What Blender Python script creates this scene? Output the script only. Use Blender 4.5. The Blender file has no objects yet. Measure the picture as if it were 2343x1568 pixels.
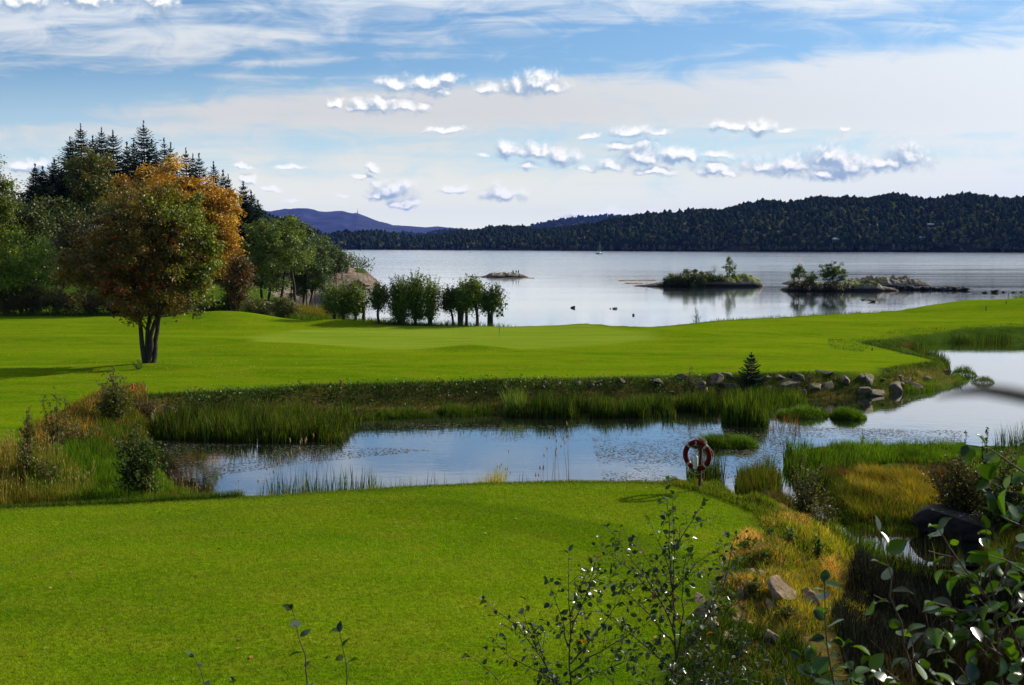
import bpy, math, random
import numpy as np
from mathutils import Vector
rng = np.random.default_rng(7)
random.seed(7)
C = bpy.context.scene.collection
# ------------------------------------------------------------------ camera, sky, sun, exposure
SC = bpy.context.scene
CAM_Z = 9.0
PITCH = math.radians(4.87)
FPX = 2630.0           # focal length in units of a 2342 wide frame
cam_data = bpy.data.cameras.new('camera')
cam_data.sensor_width = 23.6
cam_data.lens = 23.6 * FPX / 2342.0
cam_data.clip_start = 0.05
cam_data.clip_end = 60000
cam_data.dof.use_dof = True
cam_data.dof.focus_distance = 45.0
cam_data.dof.aperture_fstop = 7.1
cam = bpy.data.objects.new('camera', cam_data)
C.objects.link(cam)
cam.location = (0, 0, CAM_Z)
cam.rotation_euler = (math.pi / 2 - PITCH, 0, 0)
SC.camera = cam
SC.view_settings.view_transform = 'Standard'
SC.view_settings.look = 'None'
SC.view_settings.gamma = 1.0
SC.view_settings.exposure = 0.36
SC.cycles.max_bounces = 7
SC.cycles.diffuse_bounces = 2
SC.cycles.glossy_bounces = 3
SC.cycles.transmission_bounces = 3
SC.cycles.volume_bounces = 0
SC.cycles.use_denoising = True
SC.cycles.sample_clamp_indirect = 4.0

SUN_EL = math.radians(30.0)
SUN_ROT = math.radians(60.0)       # from +Y (view direction) towards +X (right)
sun_data = bpy.data.lights.new('sun', 'SUN')
sun_data.energy = 5.0
sun_data.angle = math.radians(0.5)
sun_data.color = (1.0, 0.93, 0.82)
sun = bpy.data.objects.new('sun', sun_data)
C.objects.link(sun)
sd = Vector((math.sin(SUN_ROT) * math.cos(SUN_EL), math.cos(SUN_ROT) * math.cos(SUN_EL), math.sin(SUN_EL)))
sun.rotation_euler = sd.to_track_quat('Z', 'Y').to_euler()

def ray(u, v):
    X = (u - 1171.0) / FPX
    Y = (v - 784.0) / FPX
    return Vector((X, math.cos(PITCH) - Y * math.sin(PITCH), -math.sin(PITCH) - Y * math.cos(PITCH)))
def gp(u, v, z):
    d = ray(u, v)
    t = (z - CAM_Z) / d.z
    return Vector((d.x * t, d.y * t, z))
def at(u, v, dist):
    d = ray(u, v)
    t = dist / d.y
    return Vector((d.x * t, d.y * t, CAM_Z + d.z * t))

# ---- node helpers
class NB:
    def __init__(self, tree):
        self.t = tree; self.n = tree.nodes; self.l = tree.links
    def new(self, typ, **kw):
        nd = self.n.new(typ)
        for k, v in kw.items():
            setattr(nd, k, v)
        return nd
    def put(self, sock, v):
        if v is None: return
        if isinstance(v, bpy.types.NodeSocket): self.l.new(v, sock)
        else: sock.default_value = v
    def math(self, op, a, b=None, c=None, clamp=False):
        nd = self.new('ShaderNodeMath', operation=op); nd.use_clamp = clamp
        self.put(nd.inputs[0], a); self.put(nd.inputs[1], b); self.put(nd.inputs[2], c)
        return nd.outputs[0]
    def vmath(self, op, a, b=None, c=None):
        nd = self.new('ShaderNodeVectorMath', operation=op)
        self.put(nd.inputs[0], a); self.put(nd.inputs[1], b)
        if c is not None: self.put(nd.inputs[2], c)
        return nd.outputs['Value'] if op in ('LENGTH', 'DOT_PRODUCT', 'DISTANCE') else nd.outputs[0]
    def noise(self, vec, scale, detail=4, rough=0.55, dim='3D', dist=0.0):
        nd = self.new('ShaderNodeTexNoise', noise_dimensions=dim)
        self.put(nd.inputs['Vector'], vec)
        nd.inputs['Scale'].default_value = scale; nd.inputs['Detail'].default_value = detail
        nd.inputs['Roughness'].default_value = rough; nd.inputs['Distortion'].default_value = dist
        return nd.outputs[0]
    def remap(self, v, a, b, c=0.0, d=1.0, smooth=False):
        nd = self.new('ShaderNodeMapRange')
        if smooth: nd.interpolation_type = 'SMOOTHSTEP'
        self.put(nd.inputs[0], v)
        for i, q in enumerate((a, b, c, d)): self.put(nd.inputs[i + 1], q)
        return nd.outputs[0]
    def mix(self, f, a, b, blend='MIX'):
        nd = self.new('ShaderNodeMix', data_type='RGBA', blend_type=blend)
        self.put(nd.inputs[0], f)
        for i, q in ((6, a), (7, b)):
            if isinstance(q, tuple) and len(q) == 3: q = (*q, 1)
            self.put(nd.inputs[i], q)
        return nd.outputs[2]
    def mapping(self, vec, scale=(1, 1, 1), loc=(0, 0, 0), rot=(0, 0, 0)):
        nd = self.new('ShaderNodeMapping')
        self.put(nd.inputs[0], vec); nd.inputs[1].default_value = loc
        nd.inputs[2].default_value = rot; nd.inputs[3].default_value = scale
        return nd.outputs[0]

# ---- world
world = bpy.data.worlds.new('World')
SC.world = world
world.use_nodes = True
W = NB(world.node_tree)
W.n.clear()
out = W.new('ShaderNodeOutputWorld')
bg = W.new('ShaderNodeBackground')
sky = W.new('ShaderNodeTexSky', sky_type='NISHITA')
sky.sun_disc = False
sky.sun_elevation = SUN_EL
sky.sun_rotation = SUN_ROT
sky.air_density = 1.0; sky.dust_density = 0.3; sky.ozone_density = 3.0
STR = 0.082
tc = W.new('ShaderNodeTexCoord')
sep = W.new('ShaderNodeSeparateXYZ'); W.put(sep.inputs[0], tc.outputs['Generated'])
yy = W.math('MAXIMUM', W.math('ABSOLUTE', sep.outputs[1]), 0.05)
A = W.math('DIVIDE', sep.outputs[0], yy)
E = W.math('DIVIDE', sep.outputs[2], yy)
cmb = W.new('ShaderNodeCombineXYZ'); W.put(cmb.inputs[0], A); W.put(cmb.inputs[1], E)
P = cmb.outputs[0]
def ae(u, v):
    d = ray(u, v); return d.x / d.y, d.z / d.y
CUM = [(905,198,38,14),(980,198,55,20),(1025,182,34,12),(1000,214,36,7),(1110,207,30,11),(1185,203,40,19),(1232,192,50,23),(1262,208,32,14),
 (770,242,13,8),(822,245,30,11),(872,243,42,17),(928,250,38,14),(1020,300,50,7),(1345,310,24,6),(1440,303,48,11),(1502,307,26,7),
 (1663,293,42,12),(1735,297,34,14),(1792,300,18,6),(1160,345,28,15),(1228,350,46,14),(1285,364,38,20),(1205,381,22,9),(1415,338,36,11),
 (1340,386,22,8),(1390,382,30,14),(1465,360,44,25),(1550,358,44,15),(1645,358,40,8),(1500,396,48,10),(1625,389,38,12),(1660,398,22,7),
 (1750,384,56,18),(1812,384,50,22),(1895,366,56,26),(1945,384,60,26),(2025,380,42,18),(2080,362,48,26),(1885,400,54,14),
 (856,385,16,8),(830,407,22,5),(670,383,34,5),(553,383,16,4),(900,440,50,20),(925,468,40,9),(858,446,28,10),(1040,437,32,8),
 (1148,445,42,14),(58,384,42,12),(92,374,18,9),(568,414,16,12),(620,432,20,6),(1410,492,100,11),
 (50,6,80,20),(200,6,55,18),(362,10,38,26),(665,455,22,4),(785,450,22,4),(1935,297,12,5),(1100,349,16,4)]
grp = bpy.data.node_groups.new('cloud_field', 'ShaderNodeTree')
grp.interface.new_socket('P', in_out='INPUT', socket_type='NodeSocketVector')
grp.interface.new_socket('D', in_out='OUTPUT', socket_type='NodeSocketFloat')
grp.interface.new_socket('S', in_out='OUTPUT', socket_type='NodeSocketFloat')
G = NB(grp)
gi = G.new('NodeGroupInput'); go = G.new('NodeGroupOutput')
p0 = gi.outputs[0]
nz = G.new('ShaderNodeTexNoise', noise_dimensions='2D')
G.put(nz.inputs['Vector'], p0); nz.inputs['Scale'].default_value = 55; nz.inputs['Detail'].default_value = 3
off = G.vmath('MULTIPLY', G.vmath('SUBTRACT', nz.outputs['Color'], (0.5, 0.5, 0.5)), (0.018, 0.012, 0))
p1 = G.vmath('ADD', p0, off)
acc = None
for (cu, cv, rx, ry) in CUM:
    a_, e_ = ae(cu, cv)
    # (p - c) * k   as multiply-add
    kx, ky = FPX / (rx * 1.5), FPX / (ry * 1.95)
    q = G.vmath('MULTIPLY_ADD', p1, (kx, ky, 0), (-a_ * kx, -e_ * ky, 0))
    q = G.vmath('MAXIMUM', q, G.vmath('MULTIPLY', q, (-1.0, -1.45, 0)))     # flat bases, round tops
    d = G.vmath('LENGTH', q)
    acc = d if acc is None else G.math('SMOOTH_MIN', acc, d, 0.25)
fb0 = G.noise(p0, 62, 4, 0.55, dim='2D')
fb = G.math('ADD', G.math('MULTIPLY', G.math('ABSOLUTE', G.math('SUBTRACT', fb0, 0.5)), 1.8), 0.30)
dens = G.math('ADD', G.math('SUBTRACT', 1.0, acc), G.math('MULTIPLY', G.math('SUBTRACT', fb, 0.5), 0.95))
G.put(go.inputs[0], dens)
G.put(go.inputs[1], G.math('ADD', G.math('SUBTRACT', 1.0, acc), G.math('MULTIPLY', fb, 0.55)))
def field(vec):
    nd = W.new('ShaderNodeGroup'); nd.node_tree = grp
    W.put(nd.inputs[0], vec); return nd.outputs[0], nd.outputs[1]
D0, S0 = field(P)
D1, S1 = field(W.vmath('ADD', P, (0.0030, 0.0050, 0)))
skyc = W.mix(1.0, sky.outputs[0], (STR, STR, STR), 'MULTIPLY')
skyc = W.mix(1.0, skyc, (0.82, 1.0, 1.12), 'MULTIPLY')
# high thin streaky cloud veil
tilt = W.mapping(P, scale=(1.6, 13, 1), rot=(0, 0, math.radians(-4)))
n1 = W.noise(tilt, 1.35, 6, 0.55, dim='2D', dist=0.35)
tilt2 = W.mapping(P, scale=(3.0, 34, 1), rot=(0, 0, math.radians(-2)), loc=(3.1, 1.7, 0))
n2 = W.noise(tilt2, 1.8, 6, 0.6, dim='2D', dist=0.5)
tilt3 = W.mapping(P, scale=(7, 20, 1), rot=(0, 0, math.radians(-14)), loc=(7, 4.2, 0))
n3 = W.noise(tilt3, 2.2, 8, 0.62, dim='2D', dist=0.8)
Et = W.math('SUBTRACT', E, W.math('MULTIPLY', A, 0.07))
cov = W.remap(Et, 0.118, 0.155, 0.33, -0.10, smooth=True)
lowband = W.math('MULTIPLY', W.remap(E, 0.035, 0.075, 0, 1, smooth=True), W.remap(E, 0.085, 0.12, 1, 0, smooth=True))
cov = W.math('SUBTRACT', cov, W.math('MULTIPLY', lowband, 0.24))
cov = W.math('ADD', cov, W.remap(Et, 0.165, 0.2, 0.0, 0.21, smooth=True))
cov = W.math('SUBTRACT', cov, W.remap(sep.outputs[1], 0.05, -0.15, 0.0, 0.5))      # thick veil near the horizon, broken above; cleared behind camera to weaken fill light
cov = W.math('ADD', cov, W.math('MULTIPLY', W.remap(E, 0.175, 0.5, 0.0, 1.0), 0.1))
cov = W.math('ADD', cov, W.math('MULTIPLY', W.remap(A, -0.15, 0.45, 0.0, 1.0), 0.17))
s = W.math('ADD', W.math('MULTIPLY', n1, 0.55), W.math('MULTIPLY', n2, 0.50))
s = W.math('ADD', s, W.math('MULTIPLY', n3, 0.50))
veil = W.remap(W.math('ADD', s, cov), 0.70, 1.08, 0.0, 0.92, smooth=True)
vc = W.mix(W.remap(E, 0.0, 0.11), (0.92, 0.93, 0.74), (0.585, 0.58, 0.557))
vc = W.mix(W.remap(E, 0.12, 0.2), vc, (0.64, 0.68, 0.71))
vc = W.mix(W.remap(A, 0.0, 0.6), vc, (0.74, 0.78, 0.80))
lowblue = W.mix(W.remap(E, 0.03, 0.15, 0.0, 1.0), (0.58, 0.72, 0.74), skyc)
c1 = W.mix(veil, lowblue, vc)
# cumulus
al = W.remap(D0, -0.10, 0.72, 0.0, 1.0, smooth=True)
lit = W.remap(W.math('SUBTRACT', S0, S1), -0.10, 0.42, 0.0, 1.0, smooth=True)
core = W.remap(D0, 0.0, 0.6)
cc = W.mix(lit, (0.29, 0.39, 0.51), (0.88, 0.87, 0.84))
cc = W.mix(W.math('MULTIPLY', W.math('SUBTRACT', 1.0, core), 0.3), cc, c1)
c2 = W.mix(al, c1, cc)
# the cumulus sit in one band of the sky only; elsewhere the thin veil alone is read
band = W.math('MULTIPLY', W.math('LESS_THAN', E, 0.26), W.math('MULTIPLY', W.math('GREATER_THAN', sep.outputs[1], 0.0), W.math('LESS_THAN', W.math('ABSOLUTE', A), 0.52)))
bg2 = W.new('ShaderNodeBackground')
W.put(bg.inputs[0], c1); W.put(bg2.inputs[0], c2)
mxs = W.new('ShaderNodeMixShader'); W.put(mxs.inputs[0], band); W.put(mxs.inputs[1], bg.outputs[0]); W.put(mxs.inputs[2], bg2.outputs[0])
W.put(out.inputs[0], mxs.outputs[0])
world.cycles.sampling_method = 'MANUAL'
world.cycles.sample_map_resolution = 512

# ------------------------------------------------------------------ helpers for meshes, tags, materials
def tag(o, label=None, cat=None, group=None, kind=None):
    if label: o['label'] = label
    if cat: o['category'] = cat
    if group: o['group'] = group
    if kind: o['kind'] = kind
    return o
def new_obj(name, mesh, mat=None, parent=None, loc=None):
    o = bpy.data.objects.new(name, mesh)
    C.objects.link(o)
    if mat is not None and len(mesh.materials) == 0: mesh.materials.append(mat)
    if parent is not None: o.parent = parent
    if loc is not None: o.location = loc
    return o
def empty(name, loc=(0, 0, 0), rz=0.0):
    o = bpy.data.objects.new(name, None); C.objects.link(o)
    o.location = loc; o.rotation_euler = (0, 0, rz); o.empty_display_size = 0.3
    return o
def np_mesh(name, V, F, col=None, smooth=False):
    """V (n,3), F (m,k) with a fixed k, col (n,3) optional per-vertex tint"""
    V = np.ascontiguousarray(V, dtype=np.float32); F = np.ascontiguousarray(F, dtype=np.int32)
    me = bpy.data.meshes.new(name)
    m, k = F.shape
    me.vertices.add(len(V)); me.vertices.foreach_set('co', V.ravel())
    me.loops.add(m * k); me.loops.foreach_set('vertex_index', F.ravel())
    me.polygons.add(m); me.polygons.foreach_set('loop_start', np.arange(0, m * k, k, dtype=np.int32))
    if smooth: me.polygons.foreach_set('use_smooth', np.ones(m, dtype=bool))
    if col is not None:
        ca = me.color_attributes.new('tint', 'FLOAT_COLOR', 'POINT')
        buf = np.ones((len(V), 4), dtype=np.float32); buf[:, :col.shape[1]] = col
        ca.data.foreach_set('color', buf.ravel())
    me.update(calc_edges=True)
    return me
def copy_tree(o, parent=None):
    c = o.copy(); C.objects.link(c)
    if parent is not None: c.parent = parent
    for ch in o.children: copy_tree(ch, c)
    return c
def new_mat(name):
    m = bpy.data.materials.new(name); m.use_nodes = True
    b = NB(m.node_tree); b.n.clear()
    o = b.new('ShaderNodeOutputMaterial'); pr = b.new('ShaderNodeBsdfPrincipled')
    b.put(o.inputs[0], pr.outputs[0])
    return m, b, pr, o
def simple_mat(name, col, rough=0.6, var=0.25, scale=8.0, bump=0.0, metallic=0.0, spec=0.4):
    m, b, pr, o = new_mat(name)
    tcn = b.new('ShaderNodeTexCoord')
    n = b.noise(tcn.outputs['Object'], scale, 5)
    k = b.remap(n, 0.3, 0.7, 1 - var, 1 + var)
    c = b.new('ShaderNodeCombineXYZ')
    for i in range(3): b.put(c.inputs[i], k)
    b.put(pr.inputs['Base Color'], b.mix(1.0, (*col, 1), c.outputs[0], 'MULTIPLY'))
    pr.inputs['Roughness'].default_value = rough
    pr.inputs['Metallic'].default_value = metallic
    pr.inputs['Specular IOR Level'].default_value = spec
    if bump:
        bp = b.new('ShaderNodeBump'); bp.inputs['Strength'].default_value = bump
        b.put(bp.inputs['Height'], n); b.put(pr.inputs['Normal'], bp.outputs[0])
    return m
def leaf_mat(name, rough=0.45, transl=0.35, spec=0.5, tr_tint=(1.25, 1.15, 0.5)):
    """colour comes from each leaf's own tint attribute"""
    m, b, pr, o = new_mat(name)
    at_ = b.new('ShaderNodeAttribute', attribute_name='tint')
    b.put(pr.inputs['Base Color'], at_.outputs['Color'])
    pr.inputs['Roughness'].default_value = rough
    pr.inputs['Specular IOR Level'].default_value = spec
    if transl > 0:
        tr = b.new('ShaderNodeBsdfTranslucent')
        b.put(tr.inputs[0], b.mix(1.0, at_.outputs['Color'], (*tr_tint, 1), 'MULTIPLY'))
        mx = b.new('ShaderNodeMixShader'); mx.inputs[0].default_value = transl
        b.put(mx.inputs[1], pr.outputs[0]); b.put(mx.inputs[2], tr.outputs[0])
        b.put(o.inputs[0], mx.outputs[0])
    return m

# value noise in numpy
def _hash(ix, iy, s):
    h = (ix * 374761393 + iy * 668265263 + s * 1442695041) & 0xffffffff
    h = ((h ^ (h >> 13)) * 1274126177) & 0xffffffff
    return ((h ^ (h >> 16)) & 0xffff) / 65535.0
def vnoise(x, y, s=0):
    x = np.asarray(x, float); y = np.asarray(y, float)
    ix = np.floor(x).astype(np.int64); iy = np.floor(y).astype(np.int64)
    fx = x - ix; fy = y - iy
    fx = fx * fx * (3 - 2 * fx); fy = fy * fy * (3 - 2 * fy)
    a = _hash(ix, iy, s); b = _hash(ix + 1, iy, s); c = _hash(ix, iy + 1, s); d = _hash(ix + 1, iy + 1, s)
    return (a * (1 - fx) + b * fx) * (1 - fy) + (c * (1 - fx) + d * fx) * fy
def fbm(x, y, oct=4, s=0):
    r = 0; a = 0.5; t = 0
    for i in range(oct):
        r = r + a * vnoise(x * 2 ** i, y * 2 ** i, s + i * 17); t += a; a *= 0.5
    return r / t          # 0..1
def poly_sd(px, py, poly):
    """signed distance, positive inside"""
    px = np.asarray(px, float); py = np.asarray(py, float)
    best = np.full(px.shape, 1e18); inside = np.zeros(px.shape, bool)
    n = len(poly)
    for i in range(n):
        x1, y1 = poly[i]; x2, y2 = poly[(i + 1) % n]
        dx, dy = x2 - x1, y2 - y1
        t = np.clip(((px - x1) * dx + (py - y1) * dy) / (dx * dx + dy * dy + 1e-12), 0, 1)
        d = (px - x1 - t * dx) ** 2 + (py - y1 - t * dy) ** 2
        best = np.minimum(best, d)
        if y1 != y2:
            cond = ((y1 > py) != (y2 > py)) & (px < (x2 - x1) * (py - y1) / (y2 - y1) + x1)
            inside ^= cond
    return np.where(inside, 1, -1) * np.sqrt(best)
def sstep(x, a, b):
    t = np.clip((x - a) / (b - a), 0, 1); return t * t * (3 - 2 * t)
def pz(pts, z):
    return [tuple(gp(u, v, z)[:2]) for u, v in pts]

# ------------------------------------------------------------------ plan of the place
POND_Z = 1.6; LAWN_Z = 2.7; TEE_Z = 3.2
POND = pz([(330,1042),(335,1005),(345,975),(500,962),(700,955),(800,952),(1000,946),(1130,943),(1400,938),(1560,932),(1750,922),(1900,911),(2000,905),
           (2090,893),(2170,872),(2172,845),(2140,822),(2075,806),(2050,796),(2090,787),(2200,783),(2342,780)], POND_Z) + [(60, 92), (75, 60), (60, 33)] + \
       pz([(2342,1215),(2260,1250),(2240,1345),(2060,1345),(1920,1315),(1870,1200),(1760,1150)], POND_Z) + [(6.3, 29.0), (1.5, 30.8), (-4, 30.6), (-8.2, 31.6)] + \
       pz([(470,1165),(400,1140),(370,1090)], POND_Z)
MARSH = pz([(1815,1075),(1800,1052),(1850,1040),(1930,1032),(2100,1030),(2342,1040),(2700,1050),(2800,1230),(2342,1225),(2200,1216),(2090,1208),(1950,1203),(1900,1160),(1870,1110)], POND_Z)
TONGUE = pz([(2060,897),(2100,868),(2160,866),(2205,873),(2150,890)], POND_Z)
GREEN_LAND = [(-300, 30), (-40, 31.5)] + pz([(0,1055),(100,1000),(200,935),(330,905),(560,893),(780,880),(1000,874),(1250,870),(1550,862),(1800,856),(2000,852)], LAWN_Z) + pz([(2090,862),(2150,852),(2130,832),(2060,808),(1970,797),(1965,790),(2050,778),(2200,770),(2342,767)], 1.9) + [(150, 86), (150, 500), (-400, 500)]
TEE = [(-60, 24.5)] + pz([(0,1165),(250,1155),(500,1143),(900,1118),(1100,1107),(1300,1103),(1450,1104),(1550,1110),(1620,1130),(1700,1158),(1750,1180),(1780,1230),(1740,1265),(1690,1290),(1650,1360),
      (1600,1450),(1560,1568)], TEE_Z) + [(1.9, 12.5), (0.5, 9), (0, -30), (-60, -30)]
COAST = [(150,-40),(150,140),(62,128),(44.5,118.5),(34,109),(25,105),(16,98.6),(9.6,91),(7.6,88.2),(4.5,91),(-0.7,90.5),(-8,92.5),(-12,97),(-16,104),(-20,118),(-26,140),(-34,165),
         (-42,200),(-40,235),(-31,246),(-30,262),(-42,300),(-80,340),(-150,400),(-420,420),(-420,-40)]
def bump(x, y, cx, cy, sx, sy, a):
    return a * np.exp(-((x - cx) / sx) ** 2 - ((y - cy) / sy) ** 2)
def hill_z(x, y):
    # wooded hill rising behind the course on the left
    r = sstep(y, 108, 185) * sstep(-x, 14 + (y - 100) * 0.17, 62 + (y - 100) * 0.25)
    k = sstep(y, 215, 240) * sstep(-x, 32, 46) * (1 - sstep(y, 262, 300)) * 2.0
    return np.maximum(12.5 * r * (1 - .55 * sstep(y, 185, 230)), k)
def height(x, y, detail=True):
    x = np.asarray(x, float); y = np.asarray(y, float)
    dG = poly_sd(x, y, GREEN_LAND); dT = poly_sd(x, y, TEE); dP = poly_sd(x, y, POND)
    dM = poly_sd(x, y, MARSH); dO = poly_sd(x, y, TONGUE); dC = poly_sd(x, y, COAST)
    lawn = LAWN_Z + bump(x,y,-22.8,90,5.5,5,1.05) + bump(x,y,-15,69.5,5,2.2,.38) + bump(x,y,-2.4,69,2.2,1.0,.34) + bump(x,y,6.6,86,3.4,2.2,.42) \
        + bump(x,y,10.5,79.5,3.4,2.0,.28) + bump(x,y,-13.5,88.5,3.0,1.6,.42) + bump(x,y,-19,59.5,4,1.6,.12) + bump(x,y,-10,57,6,1.6,.16) + bump(x,y,-28,76,9,3,.28) \
        + bump(x,y,-36,86,6,4,.4) + bump(x,y,29,72,8,9,-.80) + bump(x,y,36,84,14,4,-.75) + bump(x,y,46,112,10,9,.55) + bump(x,y,60,104,12,14,1.5) + bump(x,y,-36,63,10,3,-.18) \
        + (fbm(x * .11, y * .16, 3, 5) - .5) * .34
    marsh = 1.86 + (fbm(x * .5, y * .5, 3, 9) - .5) * .3
    lw = 1.2 + 1.8 * sstep(-x, 12, 14) * (1 - sstep(y, 44, 50))
    wig = (fbm(x * .6, y * .6, 3, 3) - .5) * .7
    h = marsh + (lawn - marsh) * sstep(dG + wig * .5, -lw, .15)
    # tee platform and the ground that climbs to where the photographer stands
    tee = TEE_Z + (fbm(x * .2, y * .2, 3, 21) - .5) * .12 + 4.2 * (1 - sstep(y, 1.5, 12.5))
    tw = 2.2 + 2.2 * sstep(x, 2.5, 5.5) + 5 * sstep(12 - y, 0, 4)
    h = np.maximum(h, marsh + (tee - marsh) * sstep(dT + wig * sstep(x, 2, 4), -tw, .1) ** .9)
    rocky = sstep(dT, -4.2, -.3) * (1 - sstep(dT, -.5, 0.1)) * sstep(x, 2.2, 4.0)
    h = h + rocky * (fbm(x * 1.3, y * 1.3, 4, 31) - .45) * .75
    # pond
    inp = np.minimum(dP, -np.maximum(dM, dO))
    h = np.minimum(h, POND_Z + .03 + np.clip(-inp, 0, 9) * 1.05 + .12 * fbm(x * 1.5, y * 1.5, 3, 41) * (inp < 0))
    h = np.where(inp > 0, POND_Z - np.clip(inp * .5, 0, .7), h)
    # sea
    h = h + hill_z(x, y)
    seac = np.where(dC > 0, .05 + dC * .95 + fbm(x * .4, y * .4, 3, 51) * .5, np.maximum(-1.6, dC * .35))
    h = np.where(dC < 6, np.minimum(h, seac), h)
    if detail:
        far = sstep(y, 110, 140) * (dC > 0)
        h = h + far * (fbm(x * .12, y * .12, 4, 61) - .5) * 1.6
    return h
def hz(x, y): return float(height(np.array([x]), np.array([y]))[0])

def first_hit(u, v, d0, d1, st=.1):
    d = ray(u, v); Ds = np.arange(d0, d1, st); t = Ds / d.y
    x_, z_ = d.x * t, CAM_Z + d.z * t
    k = np.nonzero(z_ <= height(x_, Ds))[0]
    return Vector((x_[k[0]], Ds[k[0]], z_[k[0]])) if len(k) else None

def seg(*args):
    r = []
    for a, b, st in args: r.append(np.arange(a, b, st))
    return np.concatenate(r)
GX = seg((-420, -120, 6), (-120, -60, 2), (-60, -26, .6), (-26, 27, .24), (27, 60, .6), (60, 152, 3))
GY = seg((-40, 8, 2), (8, 62, .24), (62, 100, .45), (100, 150, 1.0), (150, 270, 2.0), (270, 430, 5))
XX, YY = np.meshgrid(GX, GY)
ZZ = height(XX, YY)
nx, ny = len(GX), len(GY)
V = np.stack([XX.ravel(), YY.ravel(), ZZ.ravel()], 1)
ii = (np.arange(ny - 1)[:, None] * nx + np.arange(nx - 1)[None, :]).ravel()
F = np.stack([ii, ii + 1, ii + nx + 1, ii + nx], 1)
x, y = XX.ravel(), YY.ravel()
dG = poly_sd(x, y, GREEN_LAND); dT = poly_sd(x, y, TEE); dP = poly_sd(x, y, POND); dC = poly_sd(x, y, COAST)
edge = (fbm(x * .8, y * .8, 3, 71) - .5) * 1.2
mown = np.maximum(sstep(dG + edge, .1, .7), sstep(dT + edge * .6, -.1, .5) * (y > 11)) * sstep(dC, 2.0, 4.0) * (1 - sstep(y, 108, 112) * (x < 0))
ell = 1 - (((x + 4) / 13.8) ** 2 + ((y - 78.5) / 9.6) ** 2)
put = sstep(ell + (fbm(x * .3, y * .3, 3, 77) - .5) * .25, -.12, .16)
dry = sstep(dT, -5.0, -.4) * (1 - sstep(dT, -.4, .5)) * sstep(x, 2.2, 3.6) * sstep(y, 10, 14)
dry = np.maximum(dry, sstep(-dG, -.5, .6) * (1 - sstep(-dG, 2.2, 3.2)) * (y > 34) * (y < 75) * .65)
dry = np.maximum(dry, .8 * sstep(-dG, 0, 1) * sstep(-x, 12, 13.5) * (y < 48) * fbm(x * .5, y * .5, 3, 5))
pathm = 1 - sstep(np.abs(y - (116.5 + (x - 48) * .35)), .9, 1.3); pathm = pathm * (x > 46)
me = np_mesh('ground', V, F, np.stack([mown, put, dry], 1), smooth=True)
at2 = me.attributes.new('path', 'FLOAT', 'POINT'); at2.data.foreach_set('value', pathm.astype(np.float32))

m, b, pr, o = new_mat('ground')
geo = b.new('ShaderNodeNewGeometry'); pos = geo.outputs['Position']
ta = b.new('ShaderNodeAttribute', attribute_name='tint'); sp = b.new('ShaderNodeSeparateColor'); b.put(sp.inputs[0], ta.outputs['Color'])
MOWN, PUT, DRY = sp.outputs
pth = b.new('ShaderNodeAttribute', attribute_name='path').outputs['Fac']
nbig = b.noise(b.mapping(pos, scale=(.09, .36, 1)), 1.0, 7, .68)
nmid = b.noise(b.mapping(pos, scale=(.7, 1.3, 1)), 1.0, 5, .6)
nfin = b.noise(pos, 9.0, 5, .7)
nvf = b.noise(pos, 38.0, 3, .7)
g = b.mix(b.remap(nbig, .33, .67), (.056, .124, .0016), (.130, .190, .0035))
g = b.mix(b.math('MULTIPLY', b.remap(nmid, .42, .72), .7), g, (.150, .165, .008))
# curved mowing passes on the tee
sepp = b.new('ShaderNodeSeparateXYZ'); b.put(sepp.inputs[0], pos)
ex = b.math('MULTIPLY', b.math('ADD', sepp.outputs[0], 3.0), 1.05)
ey = b.math('SUBTRACT', sepp.outputs[1], 19.0)
rad = b.math('SQRT', b.math('ADD', b.math('MULTIPLY', ex, ex), b.math('MULTIPLY', ey, ey)))
rad = b.math('ADD', rad, b.math('MULTIPLY', nmid, .9))
ring = b.math('SINE', b.math('MULTIPLY', rad, 2.15))
near = b.remap(sepp.outputs[1], 29, 31, 1.0, 0.0)
rmask = b.math('MULTIPLY', b.math('MULTIPLY', b.remap(rad, 5.2, 6.0), b.remap(rad, 7.6, 7.1)), b.math('MULTIPLY', near, b.remap(sepp.outputs[0], -4.0, 0.0)))
g = b.mix(b.math('MULTIPLY', rmask, .42), g, (.036, .098, .0012))
ring2 = b.math('MULTIPLY', b.remap(b.math('ABSOLUTE', b.math('SUBTRACT', rad, 7.0)), .0, .22, 1, 0), near)
g = b.mix(b.math('MULTIPLY', ring2, b.remap(nfin, .4, .6, .1, .6)), g, (.06, .10, .012))
pg = b.mix(b.remap(b.noise(b.mapping(pos, scale=(.12, .9, 1)), 1.0, 3), .35, .65), (.125, .192, .010), (.168, .225, .018))
g = b.mix(PUT, g, pg)
fin = b.remap(nfin, .3, .72, .58, 1.38)
fc = b.new('ShaderNodeCombineXYZ'); [b.put(fc.inputs[i], fin) for i in range(3)]
g = b.mix(b.math('SUBTRACT', 1.0, b.math('MULTIPLY', PUT, .7)), g, b.mix(1.0, g, fc.outputs[0], 'MULTIPLY'))
vf = b.remap(nvf, .3, .75, .5, 1.65)
fc2 = b.new('ShaderNodeCombineXYZ'); [b.put(fc2.inputs[i], vf) for i in range(3)]
g = b.mix(near, g, b.mix(1.0, g, fc2.outputs[0], 'MULTIPLY'))
rough_c = b.mix(b.remap(nmid, .35, .65), (.028, .062, .006), (.060, .095, .010))
dry_c = b.mix(b.remap(b.noise(pos, 1.6, 6, .7), .38, .62), (.17, .09, .03), (.06, .06, .014))
rough_c = b.mix(DRY, rough_c, dry_c)
colr = b.mix(MOWN, rough_c, g)
colr = b.mix(pth, colr, b.mix(nfin, (.16, .15, .14), (.30, .28, .26)))
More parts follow.
